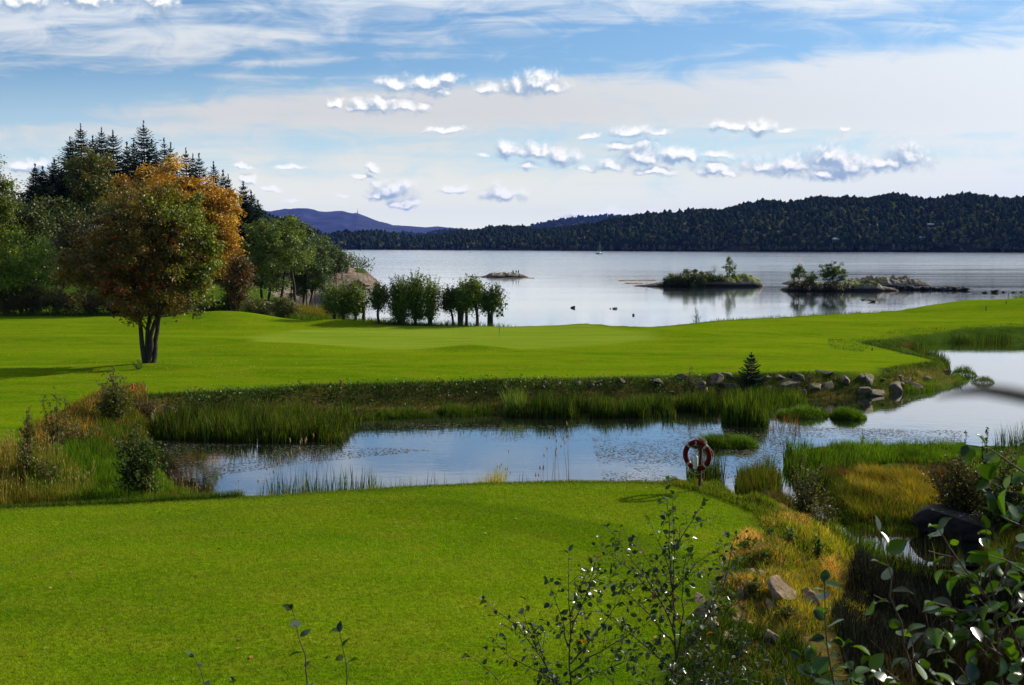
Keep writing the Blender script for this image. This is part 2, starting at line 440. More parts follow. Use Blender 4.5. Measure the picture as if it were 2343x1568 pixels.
# bare rock / shore near the sea level and forest floor on the hill
shore = b.math('MULTIPLY', b.remap(sepp.outputs[2], .2, 1.3, 1, 0), 1.0)
rk = b.mix(b.remap(b.noise(b.mapping(pos, scale=(.4, .4, 2)), 1.0, 6, .65), .35, .65), (.06, .045, .034), (.20, .16, .13))
colr = b.mix(shore, colr, rk)
steep = b.new('ShaderNodeSeparateXYZ'); b.put(steep.inputs[0], geo.outputs['Normal'])
hrock = b.math('MULTIPLY', b.remap(sepp.outputs[1], 205, 225), b.remap(steep.outputs[2], .96, .85))
hrock = b.math('MAXIMUM', hrock, b.math('MULTIPLY', b.remap(sepp.outputs[1], 215, 225), b.remap(b.noise(pos, .12, 3), .5, .58)))
colr = b.mix(hrock, colr, rk)
b.put(pr.inputs['Base Color'], colr)
pr.inputs['Roughness'].default_value = .9
pr.inputs['Specular IOR Level'].default_value = .0
pr.inputs['Sheen Weight'].default_value = .0
bp = b.new('ShaderNodeBump'); bp.inputs['Strength'].default_value = .55; bp.inputs['Distance'].default_value = .05
hh = b.math('ADD', b.math('MULTIPLY', nfin, .6), b.math('MULTIPLY', nvf, .5))
b.put(bp.inputs['Height'], hh); b.put(pr.inputs['Normal'], bp.outputs[0])
ground = new_obj('ground', me, m); tag(ground, 'mown green golf course lawn sloping into rough pond banks', kind='structure')

# water ---------------------------------------------------------------
def water_mat(name, deep, sc, strength, dist, rough):
    m, b, pr, o = new_mat(name)
    pos = b.new('ShaderNodeNewGeometry').outputs['Position']
    n1 = b.noise(b.mapping(pos, scale=(sc * .55, sc * 1.3, 1)), 1.0, 4, .55)
    n2 = b.noise(b.mapping(pos, scale=(sc * .05, sc * .12, 1), loc=(3, 9, 0)), 1.0, 3, .5)
    n3 = b.noise(b.mapping(pos, scale=(.008, .05, 1)), 1.0, 3, .5)
    calm = b.remap(n3, .42, .62, .35, 1.0)
    bp = b.new('ShaderNodeBump'); b.put(bp.inputs['Strength'], b.math('MULTIPLY', calm, strength)); bp.inputs['Distance'].default_value = dist
    b.put(bp.inputs['Height'], b.math('ADD', n1, b.math('MULTIPLY', n2, 2.0))); 
    b.put(pr.inputs['Normal'], bp.outputs[0])
    pr.inputs['Base Color'].default_value = (*deep, 1)
    sy = b.new('ShaderNodeSeparateXYZ'); b.put(sy.inputs[0], pos)
    if name == 'sea_water': b.put(pr.inputs['Roughness'], b.math('MULTIPLY', b.remap(sy.outputs[1], 170, 520, .06, .20), b.remap(n3, .35, .65, .75, 1.15)))
    else: pr.inputs['Roughness'].default_value = rough
    pr.inputs['IOR'].default_value = 1.333
    pr.inputs['Specular IOR Level'].default_value = .5
    pr.inputs['Coat Weight'].default_value = 1.0; pr.inputs['Coat IOR'].default_value = 1.36
    if name == 'sea_water': b.put(pr.inputs['Coat Roughness'], pr.inputs['Roughness'].links[0].from_socket)
    else: pr.inputs['Coat Roughness'].default_value = rough
    b.put(pr.inputs['Coat Normal'], bp.outputs[0])
    return m
def plane(name, pts, z, mat):
    me = bpy.data.meshes.new(name)
    me.from_pydata([(a, b_, z) for a, b_ in pts], [], [tuple(range(len(pts)))]); me.update()
    return new_obj(name, me, mat)
sea = plane('sea', [(-16000, 60), (16000, 60), (16000, 16000), (-16000, 16000)], 0.0, water_mat('sea_water', (.02, .035, .045), .9, .16, .04, .04))
tag(sea, 'calm pale sea reflecting the bright sky', kind='structure')
pondo = plane('pond_water', [(-22, 26), (80, 26), (80, 94), (10, 94), (10, 56), (-22, 56)], POND_Z, water_mat('pond_water', (.006, .008, .006), 2.2, .16, .02, .02))
pondo.data.materials[0].name = 'pond_water'
tag(pondo, 'dark still pond water mirroring the sky', kind='structure')
# ------------------------------------------------------------------ far hills, forest on them
def interp(pts, u):
    a = np.array(pts, float); return np.interp(u, a[:, 0], a[:, 1])
hm, b, pr, o = new_mat('hill_ground')
pos = b.new('ShaderNodeNewGeometry').outputs['Position']
n = b.noise(pos, .02, 6, .65); n2 = b.noise(pos, .09, 5, .7)
c = b.mix(b.remap(n, .4, .6), (.010, .016, .006), (.026, .028, .010))
c = b.mix(b.remap(n2, .55, .64), c, (.11, .09, .075))
b.put(pr.inputs['Base Color'], c); pr.inputs['Roughness'].default_value = .9; pr.inputs['Specular IOR Level'].default_value = .1
mm, b, pr, o = new_mat('mountain_heath')
pos = b.new('ShaderNodeNewGeometry').outputs['Position']
n = b.noise(b.mapping(pos, scale=(1, 1, 3)), .004, 7, .65)
b.put(pr.inputs['Base Color'], b.mix(b.remap(n, .4, .62), (.010, .018, .014), (.036, .032, .030))); pr.inputs['Roughness'].default_value = .95; pr.inputs['Specular IOR Level'].default_value = .05
HILLS = {}
def hill(name, sky_pts, d_shore, depth, treeh, mat, label, nu=500, nt=60, seed=1, rough=.1, pw=.6, back=1.0):
    """a landform whose skyline runs through sky_pts; d_shore(u) is the distance of its foot, depth how far behind that the crest lies"""
    u0, u1 = sky_pts[0][0], sky_pts[-1][0]
    us = np.linspace(u0, u1, nu); ts = np.concatenate([np.linspace(0, 1, nt), np.linspace(1, 1.8, nt // 3)[1:]])
    U, T = np.meshgrid(us, ts)
    def pos_at(U, T):
        Dn = d_shore(U) + depth * T
        Dr = d_shore(U) + depth
        v = interp(sky_pts, U)
        zr = CAM_Z + (560.0 - v) / FPX * Dr - treeh
        zr = np.maximum(zr, .5)
        X = (U - 1171) / FPX * Dn
        f = np.where(T <= 1, np.sin(np.clip(T, 0, 1) * math.pi / 2) ** pw, np.cos((T - 1) * math.pi / 2 / .9 * .5 * back) ** 2)
        gul = (fbm(X / (depth * .22), Dn / (depth * .22), 5, seed) - .5)
        z = zr * f * (1 + gul * rough * 6 * np.clip(T, 0, 1) * (1 - np.clip(T, 0, 1)) * 2) + zr * gul * rough * np.where(T > .9, .15, .5)
        z = np.where(T <= 0, -3, z)
        return X, Dn, z
    X, Y, Z = pos_at(U, T)
    V = np.stack([X.ravel(), Y.ravel(), Z.ravel()], 1)
    nu_, nt_ = len(us), len(ts)
    ii = (np.arange(nt_ - 1)[:, None] * nu_ + np.arange(nu_ - 1)[None, :]).ravel()
    F = np.stack([ii, ii + 1, ii + nu_ + 1, ii + nu_], 1)
    o = new_obj(name, np_mesh(name, V, F, smooth=True), mat)
    tag(o, label, kind='structure')
    HILLS[label] = pos_at
    return o, pos_at
ICO = None
def ico():
    t = (1 + 5 ** .5) / 2
    v = np.array([(-1,t,0),(1,t,0),(-1,-t,0),(1,-t,0),(0,-1,t),(0,1,t),(0,-1,-t),(0,1,-t),(t,0,-1),(t,0,1),(-t,0,-1),(-t,0,1)], float)
    v /= np.linalg.norm(v[0])
    f = np.array([(0,11,5),(0,5,1),(0,1,7),(0,7,10),(0,10,11),(1,5,9),(5,11,4),(11,10,2),(10,7,6),(7,1,8),(3,9,4),(3,4,2),(3,2,6),(3,6,8),(3,8,9),(4,9,5),(2,4,11),(6,2,10),(8,6,7),(9,8,1)])
    return v, f
ICV, ICF = ico()
def scatter_crowns(pts, size, aspect, cols, jit=.3, spike=.5, seed=2):
    """lumpy little crowns, one per point; returns V,F,col"""
    r = np.random.default_rng(seed); n = len(pts)
    V = ICV[None] * (1 + r.uniform(-jit, jit, (n, 12, 1)))
    V = V * (size[:, None, None]) * np.stack([np.ones(n), np.ones(n), aspect], 1)[:, None, :]
    sp_ = (ICV[None, :, 2] > .4) * spike * (r.random(n) < .6)[:, None] * size[:, None] * aspect[:, None]
    V[:, :, 2] += sp_
    V = V + pts[:, None, :]
    F = ICF[None] + (np.arange(n) * 12)[:, None, None]
    col = np.repeat(cols[:, None, :], 12, 1) * r.uniform(.7, 1.3, (n, 12, 1))
    return V.reshape(-1, 3), F.reshape(-1, 3), col.reshape(-1, 3)
FARLEAF = leaf_mat('distant_foliage', rough=1.0, transl=0.0, spec=0.0)
def forest(name, pos_at, u0, u1, n, size, seed, label, tmax=1.08, dark=(.012, .021, .007), light=(.085, .088, .026), decid=.42, tp=.8, gaps=.22):
    r = np.random.default_rng(seed)
    U = r.uniform(u0, u1, n); T = r.uniform(0.0, 1, n) ** np.where(r.random(n) < .45, 2.6, tp) * tmax + .003
    X, Y, Z = pos_at(U, T)
    g = fbm(X / 70, Y / 70, 4, seed + 3)
    keep = (g > gaps) & (Z > .8) & ~((U > 2225) & (U < 2335) & (T > .62) & (T < .9) & (r.random(n) < .75)) & ~((T < .02) & (fbm(X / 30, Y / 30, 3, seed + 20) > .56))
    X, Y, Z, T, g = X[keep], Y[keep], Z[keep], T[keep], g[keep]
    k = len(X)
    s = size * r.uniform(.4, 1.5, k) * (.7 + .6 * fbm(X / 25, Y / 25, 2, seed + 30))
    dm = (fbm(X / 45, Y / 45, 3, seed + 8) < decid + (.35 * (T < .4))) & (r.random(k) < .75)
    asp = np.where(dm, r.uniform(.8, 1.2, k), r.uniform(1.2, 2.2, k))
    cols = np.where(dm[:, None], np.array(light)[None] * r.uniform(.5, 1.25, (k, 1)), np.array(dark)[None] * r.uniform(.7, 1.5, (k, 1)))
    V, F, col = scatter_crowns(np.stack([X, Y, Z + s * asp * .75], 1), s, asp, cols, seed=seed)
    o = new_obj(name, np_mesh(name, V, F, col), FARLEAF)
    tag(o, label, 'forest', kind='stuff')
    return o
ds_main = lambda u: np.interp(u, [880, 1100, 1300, 1700, 2342, 2800], [1980, 1850, 1690, 1450, 1315, 1250])
o, pa = hill('wooded_hill', [(880,556),(906,552),(979,546),(1015,541),(1050,536),(1087,532),(1123,526),(1159,525),(1196,526),(1230,530),(1268,530),(1304,526),(1358,517),(1394,506),(1449,501),(1521,497),(1573,492),(1610,490),(1640,492),
    (1660,486),(1690,477),(1740,470),(1800,472),(1850,463),(1930,461),(1970,466),(2040,460),(2080,465),(2130,467),(2180,460),(2222,457),(2262,461),(2300,466),(2342,462),(2450,455),(2600,462),(2800,480)],
    ds_main, 620, 7.5, hm, 'long dark wooded hill across the sea on the right', nu=700, nt=70, seed=11)
forest('forest', pa, 885, 2650, 110000, 2.2, 12, 'dark forest covering the long hill across the water')
o, pb = hill('wooded_hill', [(560,470),(617,494),(694,518),(733,535),(752,546),(770,562)], lambda u: 1500 + 0 * u, 300, 9, hm, 'small dark slope behind the left wood', nu=100, nt=30, seed=13)
forest('forest', pb, 560, 760, 4000, 2.2, 14, 'forest on the small slope behind the left wood')
o, pc = hill('wooded_hill', [(690,556),(720,550),(747,545),(780,538),(815,536),(852,536),(899,540),(930,546),(975,552),(1000,560)], lambda u: 2050 + 0 * u, 500, 8, hm, 'low wooded headland left of the long hill', nu=160, nt=30, seed=15)
forest('forest', pc, 690, 985, 8000, 2.7, 16, 'forest on the low headland left of the long hill')
o, pd = hill('wooded_hill', [(860,560),(890,545),(906,540),(928,535),(950,537),(975,540),(993,532),(1022,531),(1051,529),(1087,531),(1130,533),(1200,545),(1260,560)], lambda u: 5000 + 0 * u, 800, 12, hm, 'second ridge seen above the low headland', nu=160, nt=24, seed=17)
forest('forest', pd, 870, 1250, 9000, 4.2, 18, 'forest on the second ridge above the low headland', tp=.5)
o, pe = hill('wooded_hill', [(1100,556),(1160,540),(1200,527),(1225,519),(1250,512),(1300,505),(1350,500),(1400,498),(1450,500),(1520,505),(1620,520),(1760,556)], lambda u: 5200 + 0 * u, 900, 12, hm, 'blue tinted wooded ridge rising behind the long hill', nu=160, nt=30, seed=19)
forest('forest', pe, 1110, 1700, 12000, 4.2, 20, 'forest on the blue ridge behind the long hill', tp=.5)
o, pf = hill('mountain', [(-200,500),(300,486),(600,484),(650,485),(700,486),(726,488),(755,486),(769,484),(787,484),(797,487),(808,489),(818,488),(834,494),(856,503),(881,512),(899,517),(942,519),(975,521),(1000,519),(1030,522),(1051,526),(1073,530),(1120,540),(1180,560)],
    lambda u: 11800 + 0 * u, 2200, 0, mm, 'blue hazy mountain far beyond the sea', nu=400, nt=60, seed=23, rough=.16)
# radio mast on the mountain
mast_mat = simple_mat('mast_steel', (.25, .25, .27), .6)
mp = at(818, 489, 14000)
def tube(name, pts, rad, mat, parent=None, seg=8, taper=None):
    V, F = tube_geo(pts, rad, seg); return new_obj(name, np_mesh(name, V, F, smooth=True), mat, parent)
def tube_geo(pts, rad, seg=6):
    P = np.array([list(p) for p in pts], float); n = len(P)
    R = np.full(n, rad) if np.isscalar(rad) else np.interp(np.linspace(0, 1, n), np.linspace(0, 1, len(rad)), rad)
    T = np.gradient(P, axis=0); T /= (np.linalg.norm(T, axis=1, keepdims=True) + 1e-12)
    ref = np.array([0, 0, 1.0]) if abs(T[0][2]) < .9 else np.array([1.0, 0, 0])
    a = np.cross(T, ref); a /= (np.linalg.norm(a, axis=1, keepdims=True) + 1e-12); c = np.cross(T, a)
    an = np.linspace(0, 2 * math.pi, seg, endpoint=False)
    V = P[:, None] + R[:, None, None] * (np.cos(an)[None, :, None] * a[:, None] + np.sin(an)[None, :, None] * c[:, None])
    V = V.reshape(-1, 3)
    i = (np.arange(n - 1)[:, None] * seg + np.arange(seg)[None]).ravel(); j = (np.arange(n - 1)[:, None] * seg + (np.arange(seg) + 1)[None] % seg).ravel()
    F = np.stack([i, j, j + seg, i + seg], 1)
    k = len(V)
    # caps as quads folded onto a centre vertex
    V = np.vstack([V, P[:1], P[-1:]])
    cap = []
    for q in range(0, seg, 2):
        cap.append((k, q, (q + 1) % seg, (q + 2) % seg)); b0 = (n - 1) * seg
        cap.append((k + 1, b0 + (q + 2) % seg, b0 + (q + 1) % seg, b0 + q))
    return V, np.vstack([F, np.array(cap)])
me_ = empty('radio_mast', mp - Vector((0, 0, 6)))
tag(me_, 'tiny radio mast on the peak of the blue mountain', 'radio mast')
tube('tower', [(0, 0, 0), (0, 0, 34)], [8, 4], mast_mat, me_); tube('antenna', [(0, 0, 34), (0, 0, 70)], [2, 1], mast_mat, me_)
# ------------------------------------------------------------------ plant builders
def unit(v): return v / (np.linalg.norm(v, axis=-1, keepdims=True) + 1e-9)
def leaf_cards(P, size, cols, r, up=.35, aspect=.62, outward=None):
    """one small folded leaf (a rhombic quad) per point"""
    n = len(P)
    nrm = r.normal(size=(n, 3)); nrm[:, 2] += up * 2
    if outward is not None: nrm += outward * 1.2
    nrm = unit(nrm)
    a = unit(np.cross(nrm, r.normal(size=(n, 3)))); c = np.cross(nrm, a)
    s = (size * r.uniform(.6, 1.3, n))[:, None]
    V = np.stack([P - a * s * .5, P + c * s * aspect * .5 + nrm * s * .12, P + a * s * .5, P - c * s * aspect * .5 + nrm * s * .12], 1).reshape(-1, 3)
    F = (np.arange(n) * 4)[:, None] + np.array([0, 1, 2, 3])[None]
    return V, F, np.repeat(cols, 4, 0)
def pal(palette, n, r, var=.25):
    w = np.array([p[0] for p in palette], float); w /= w.sum()
    k = r.choice(len(palette), n, p=w)
    c = np.array([p[1] for p in palette])[k]
    return c * r.uniform(1 - var, 1 + var, (n, 1)) * r.uniform(.93, 1.07, (n, 3))
BARK = simple_mat('dark_bark', (.045, .032, .024), .85, .5, 6, .6, spec=.2)
BARK_GREY = simple_mat('grey_bark', (.11, .085, .07), .85, .5, 6, .6, spec=.2)
LEAF = leaf_mat('tree_leaves', .5, .30, .35)
NEEDLE = leaf_mat('spruce_needles', .7, .08, .2)
def crown_points(ells, nclump, r, shell=.55):
    vol = np.array([e[3] * e[4] * e[5] for e in ells]); w = vol / vol.sum()
    k = r.choice(len(ells), nclump, p=w)
    E_ = np.array(ells)[k]
    d = unit(r.normal(size=(nclump, 3)))
    rad = (r.random(nclump) ** shell)[:, None]
    rad = np.clip(rad * (1 + r.normal(size=(nclump, 1)) * .06), 0, 1.08)
    return E_[:, :3] + d * rad * E_[:, 3:], d
def limb_paths(base_pts, targets, r, n=6, sag=.12):
    paths = []
    for t in targets:
        b = base_pts[np.argmin(np.linalg.norm(base_pts[:, :2] - t[:2], axis=1) + np.abs(base_pts[:, 2] - (t[2] - 1.5)) * .8)]
        s = np.linspace(0, 1, n)[:, None]
        mid = b + (t - b) * s
        mid[:, 2] += np.sin(s[:, 0] * math.pi) * np.linalg.norm(t - b) * sag
        mid[1:-1] += r.normal(size=(n - 2, 3)) * .05 * np.linalg.norm(t - b)
        paths.append(mid)
    return paths
def merge(parts):
    Vs, Fs, Cs, k = [], [], [], 0
    for p in parts:
        Vs.append(p[0]); Fs.append(p[1] + k); k += len(p[0])
        if len(p) > 2: Cs.append(p[2])
    return (np.vstack(Vs), np.vstack(Fs)) + ((np.vstack(Cs),) if Cs else ())
def broadleaf(name, label, cat, base, ells, stems, nleaf, size, palette, seed, nclump=120, clump=.45, nlimb=22, rad=.16, bark=None, group=None, leafmat=None,
              flat=.75, parent=None, regions=None, droop=0.0, shell=.5):
    """ells: (dx,dy,dz, rx,ry,rz) about the base; stems: list of polylines about the base"""
    r = np.random.default_rng(seed)
    root = empty(name, base); tag(root, label, cat, group)
    cl, cd = crown_points(ells, nclump, r, shell)
    tr = []
    sp_ = []
    for st in stems:
        st = np.array(st, float)
        t = np.linspace(0, 1, 12); q = np.stack([np.interp(t, np.linspace(0, 1, len(st)), st[:, i]) for i in range(3)], 1)
        q[1:-1] += r.normal(size=(10, 3)) * rad * .22
        tr.append(tube_geo(q, [rad * 1.25, rad, rad * .85, rad * .6, rad * .3], 8)); sp_.append(q[4:])
    sp_ = np.vstack(sp_)
    for pth in limb_paths(sp_, cl[r.choice(nclump, min(nlimb, nclump), replace=False)], r):
        tr.append(tube_geo(pth, [rad * .42, rad * .2, rad * .06], 5))
    V, F = merge(tr)
    new_obj('trunk', np_mesh('trunk', V, F, smooth=True), bark or BARK, root)
    k = r.integers(0, nclump, nleaf)
    cs = clump * r.uniform(.55, 1.35, nclump)
    off = r.normal(size=(nleaf, 3)) * cs[k][:, None] * np.array([1, 1, flat]) * .62
    P_ = cl[k] + off
    P_[:, 2] -= droop * np.linalg.norm(off[:, :2], axis=1)
    cc = pal(palette, nclump, r, .30)
    cols = cc[k] * .45 + pal(palette, nleaf, r, .35) * .55
    if regions is not None:
        for fn, pl in regions:
            mk = fn(P_, r); cols[mk] = pal(pl, int(mk.sum()), r, .35)
    V, F, c_ = leaf_cards(P_, size, cols, r, outward=cd[k] * .5)
    new_obj('crown', np_mesh('crown', V, F, c_), leafmat or LEAF, root)
    return root
def screen_tree(name, label, cat, u, vbase, D, ells_px, stems_px=None, depth=.85, zbase=None, **kw):
    """plan a tree from what the photo shows: its foot, its distance, the extents of its crown; turned into metres round its own foot"""
    s = D / FPX
    bx = at(u, vbase, D); z = zbase if zbase is not None else hz(bx.x, D)
    base = Vector((bx.x, D, z))
    E_ = []
    for (cu, cv, ru, rv) in ells_px:
        c = at(cu, cv, D); rx = ru * s
        E_.append((c.x - base.x, 0, c.z - z, rx, rx * depth, rv * s))
    if stems_px is None:
        top = max(e[2] + e[5] * .5 for e in E_); cx = np.mean([e[0] for e in E_])
        st = [[(0, 0, -.3), (cx * .2, 0, top * .35), (cx, 0, top)]]
    else:
        st = []
        for pl in stems_px:
            q = []
            for i, p in enumerate(pl):
                c = at(p[0], p[1], D); q.append((c.x - base.x, (p[2] if len(p) > 2 else 0), c.z - z))
            q[0] = (q[0][0], q[0][1], min(q[0][2], 0) - .2); st.append(q)
    return broadleaf(name, label, cat, base, E_, st, **kw)
def conifer_geo(H, R, seed, n_w=46, per=10, needle=.5, dark=(.008, .020, .010), sparse=0.0):
    r = np.random.default_rng(seed)
    parts = []; Ps, Ds, Ls = [], [], []
    for i in range(n_w):
        t = (i + r.uniform(-.3, .3)) / n_w
        z = H * (.06 + .92 * t)
        L = R * (1 - t) ** .82 * r.uniform(.72, 1.12) + .06 * R
        m_ = max(4, int(per * (1 - t * .45)))
        a0 = r.uniform(0, 6.28)
        for j in range(m_):
            if r.random() < sparse: continue
            a = a0 + j * 6.283 / m_ + r.uniform(-.3, .3); l = L * r.uniform(.6, 1.15)
            ns = 6
            s = np.linspace(.12, 1, ns)
            up = .15 - .5 * (1 - t)
            px = np.cos(a) * l * s; py = np.sin(a) * l * s; pz_ = z + l * (up * s + .32 * s ** 3)
            for q in range(ns):
                wid = needle * (1.15 - s[q] * .75)
                Ps.append((px[q], py[q], pz_[q])); Ds.append((np.cos(a), np.sin(a), up * .6)); Ls.append((l / ns * 1.7, wid * (.4 + .6 * (1 - t))))
    P_ = np.array(Ps); D_ = unit(np.array(Ds)); L_ = np.array(Ls); n = len(P_)
    side = unit(np.cross(D_, [0, 0, 1.0]))
    out_ = []
    for sg in (-1, 1):
        tip = P_ + D_ * (L_[:, :1] * .55) + sg * side * L_[:, 1:] * .5 + np.array([0, 0, -1]) * (L_[:, 1:] * r.uniform(.1, .5, (n, 1)))
        V = np.stack([P_ - D_ * L_[:, :1] * .35, P_ + D_ * L_[:, :1] * .5, tip, P_ + sg * side * L_[:, 1:] * .30 - np.array([0, 0, .06])], 1).reshape(-1, 3)
        F = (np.arange(n) * 4)[:, None] + np.array([0, 1, 2, 3])[None]
        col = np.repeat(np.array(dark)[None] * r.uniform(.6, 1.9, (n, 1)), 4, 0)
        out_.append((V, F, col))
    # leader
    k = 16
    zz = np.linspace(H * .95, H * 1.02, k); aa = r.uniform(0, 6.28, k)
    P2 = np.stack([np.cos(aa) * .03, np.sin(aa) * .03, zz], 1)
    out_.append(leaf_cards(P2, needle * .28, np.tile(np.array(dark)[None] * 1.3, (k, 1)), r, up=0))
    return merge(out_)
def conifer(name, label, base, H, R, seed, group=None, mesh=None, **kw):
    root = empty(name, base); tag(root, label, 'spruce', group)
    V, F = tube_geo([(0, 0, -.3), (0, 0, H * .5), (0, 0, H)], [H * .016, H * .01, .02], 7)
    new_obj('trunk', np_mesh('trunk', V, F, smooth=True), BARK, root)
    V, F, c_ = conifer_geo(H, R, seed, **kw)
    new_obj('crown', np_mesh('crown', V, F, c_), NEEDLE, root)
    return root

# ------------------------------------------------------------------ the wood on the left
PDG = [(4, (.026, .044, .004)), (3, (.056, .075, .006)), (1, (.12, .115, .010))]
PMG = [(4, (.065, .11, .007)), (3, (.105, .155, .010)), (1, (.18, .19, .015))]
PLG = [(3, (.13, .20, .006)), (2, (.21, .27, .008)), (2, (.06, .09, .006))]
POR = [(4, (.42, .20, .008)), (3, (.56, .32, .015)), (2, (.19, .095, .008)), (1, (.20, .17, .015))]
PBR = [(3, (.075, .042, .014)), (2, (.12, .075, .02)), (2, (.05, .055, .012))]
PWI = [(4, (.11, .165, .018)), (3, (.18, .235, .030)), (1, (.03, .045, .010))]
spr = [(184,289,158,.24,'tallest spruce at the left end of the skyline row'), (160,318,155,.28,'broad spruce left of the tallest one at the wood\'s top'), (212,316,160,.22,'thin spruce just right of the tallest left spruce'),
 (232,296,163,.22,'slim spruce peak left of a fuller dark one'), (258,302,160,.27,'full dark spruce in the middle of the left skyline group'), (290,330,165,.2,'short spruce in the dip between the two skyline groups'),
 (306,322,162,.2,'thin spruce left of the highest pointed one'), (328,284,158,.25,'highest pointed spruce above the orange tree'), (347,325,161,.23,'spruce directly right of the highest pointed one'),
 (375,322,168,.18,'narrow spruce tip further down the skyline slope'), (390,332,165,.2,'spruce with open whorls behind the orange tree crest'), (425,344,170,.19,'lone open spruce tip above the orange crown'),
 (441,356,172,.16,'small spruce tip beside the lone open one'), (455,357,168,.2,'neat spruce standing above the orange crown slope'), (488,375,172,.2,'rounded spruce tip halfway down the slope'), (510,393,175,.18,'thin spruce tip above orange leaves'),
 (522,403,176,.16,'smallest spruce tip of the descending row'), (556,420,150,.24,'dark spruce at the right end of the row'), (574,440,152,.26,'bulky spruce just behind the right end one'), (590,462,154,.24,'lowest spruce of the skyline by the blue mountain'),
 (124,368,150,.27,'spruce with a side leaning tip left of the big group'), (98,386,148,.24,'small spruce beside the leftmost one'), (80,380,150,.24,'leftmost spruce against the sky'), (141,392,146,.3,'shaggy dark spruce under the tallest left one')]
for i, (u, v, D, asp, lab) in enumerate(spr):
    tp = at(u, v, D); g_ = hz(tp.x, D); H = tp.z - g_
    conifer('spruce_tree', lab, Vector((tp.x, D, g_)), H, H * asp * 1.38, 100 + i, group='spruces along the top of the left wood', needle=1.35, per=12, sparse=.10 if asp < .21 else .0)
T = lambda lab, u, vb, D, e, n, s, pl, seed, **k: screen_tree('broadleaf_tree', lab, 'tree', u, vb, D, e, nleaf=n, size=s, palette=pl, seed=seed, **k)
T('dark green tree with golden patches below the skyline spruces', 215, 640, 146, [(215,400,62,60),(200,470,70,70)], 9000, .34, [(3,(.040,.062,.006)),(2,(.085,.105,.008)),(1,(.20,.13,.012))], 201, clump=.9)
T('dark tree filling the wood behind the autumn tree', 280, 650, 138, [(290,480,70,90),(270,580,90,80)], 8000, .36, PDG, 202, clump=1.0)
T('shadowy green tree in the middle of the left wood', 140, 640, 132, [(130,520,75,75),(110,600,80,70)], 8000, .34, PDG, 203, clump=1.0)
T('dark leafy tree behind the left edge tree', 60, 640, 124, [(60,500,60,55),(90,570,60,60)], 7000, .32, PDG, 204, clump=.9)
T('olive tree with brownish tops left of the autumn tree', 190, 650, 118, [(190,560,60,75),(160,610,70,60)], 8000, .28, [(3,(.030,.045,.010)),(2,(.09,.06,.015)),(1,(.05,.03,.012))], 205, clump=.8)
T('tall yellowish green tree cut by the left frame edge', -20, 660, 106, [(-15,470,52,75),(-40,430,60,80),(0,540,45,60)], 11000, .26, [(3,(.09,.13,.006)),(2,(.15,.18,.010)),(1,(.03,.045,.006))], 206, clump=.7)
T('round bright green tree over the brown hedge', 50, 700, 104, [(45,610,90,68),(-20,620,70,70)], 16000, .23, [(3,(.12,.19,.008)),(2,(.17,.24,.010)),(1,(.04,.07,.006))], 207, clump=.65)
T('large orange autumn tree behind the lawn', 430, 705, 108, [(385,468,120,100),(455,500,100,95),(505,560,60,90),(340,430,70,62),(500,470,48,40)], 42000, .26, POR, 208, clump=.75, nclump=260, flat=.5, droop=.25, rad=.3)
T('greyish green willow with many leaning stems by the cove', 640, 690, 124, [(640,580,80,80),(600,570,48,72),(655,540,60,42),(610,630,40,40)], 24000, .20, PWI, 209, clump=.55, nclump=150, rad=.14,
  stems_px=[[(600,692),(595,640),(588,560)],[(612,692),(622,630),(630,550)],[(640,694),(650,630),(668,560)],[(676,694),(668,620),(650,560)]])
T('greener willow leaning over the cove shore', 700, 690, 128, [(705,605,50,66),(735,640,26,42),(680,640,36,44)], 15000, .2, [(3,(.045,.085,.014)),(2,(.07,.11,.02))], 210, clump=.5, rad=.12,
  stems_px=[[(690,692),(698,640),(708,590)],[(700,692),(718,650),(732,620)]])
T('reddish brown tree between the orange tree and the willow', 540, 705, 103, [(540,650,34,58),(556,610,22,35)], 7000, .2, [(3,(.12,.055,.012)),(2,(.06,.07,.012)),(1,(.18,.06,.015))], 211, clump=.5)
hl = ['first', 'second', 'third', 'fourth', 'fifth', 'sixth', 'seventh', 'eighth', 'ninth', 'tenth', 'eleventh']
for i, (u, v, D, ru, rv) in enumerate([(664,520,175,26,24),(692,540,185,24,26),(712,560,200,24,26),(735,562,214,22,22),(752,578,226,20,20),(768,590,236,18,20),(782,602,242,12,13),(742,600,230,26,22),(720,598,205,28,26),(765,612,240,22,14),(700,575,190,26,26)]):
    T('%s rounded tree counted down the slope to the rocky headland' % hl[i], u, v + rv, D, [(u, v, ru, rv)], 3600, .34, [(3,(.045,.080,.012)),(2,(.075,.10,.016)),(1,(.03,.05,.01))], 220 + i, clump=.6, nclump=60, rad=.12, nlimb=8,
      group='trees on the headland slope')
S = lambda lab, u, vb, D, e, n, s, pl, seed, **k: screen_tree('shrub', lab, 'shrub', u, vb, D, e, nleaf=n, size=s, palette=pl, seed=seed, rad=.03, nlimb=8, **k)
for i, (u, ru, v, rv, lab, pl) in enumerate([(20,34,690,30,'olive shrub at the left end of the brown hedge',PBR),(75,40,690,32,'brownish hedge shrub under the bright green tree',PBR),(135,44,690,34,'rust topped shrub in the middle of the brown hedge',PBR),
    (200,44,692,32,'dark brown shrub left of the lone tree\'s low branches',PBR),(262,40,700,26,'dark green low shrub behind the lone tree\'s left branches',PDG),(325,40,702,24,'blackish green shrub directly behind the lone tree trunk',PDG),(385,36,700,30,'dark shrub beside the grassy mound right of the lone tree',PDG),(520,26,700,24,'low green shrub at the foot of the reddish tree',PDG),(478,30,712,22,'dark low shrub behind the grassy mound',PDG)]):
    S(lab, u, 715, 103, [(u, v, ru, rv)], 5200, .15, pl, 240 + i, clump=.4, nclump=80, group='hedge shrubs at the foot of the wood')
YG = [(3,(.085,.10,.012)),(2,(.15,.14,.018)),(1,(.05,.07,.01))]
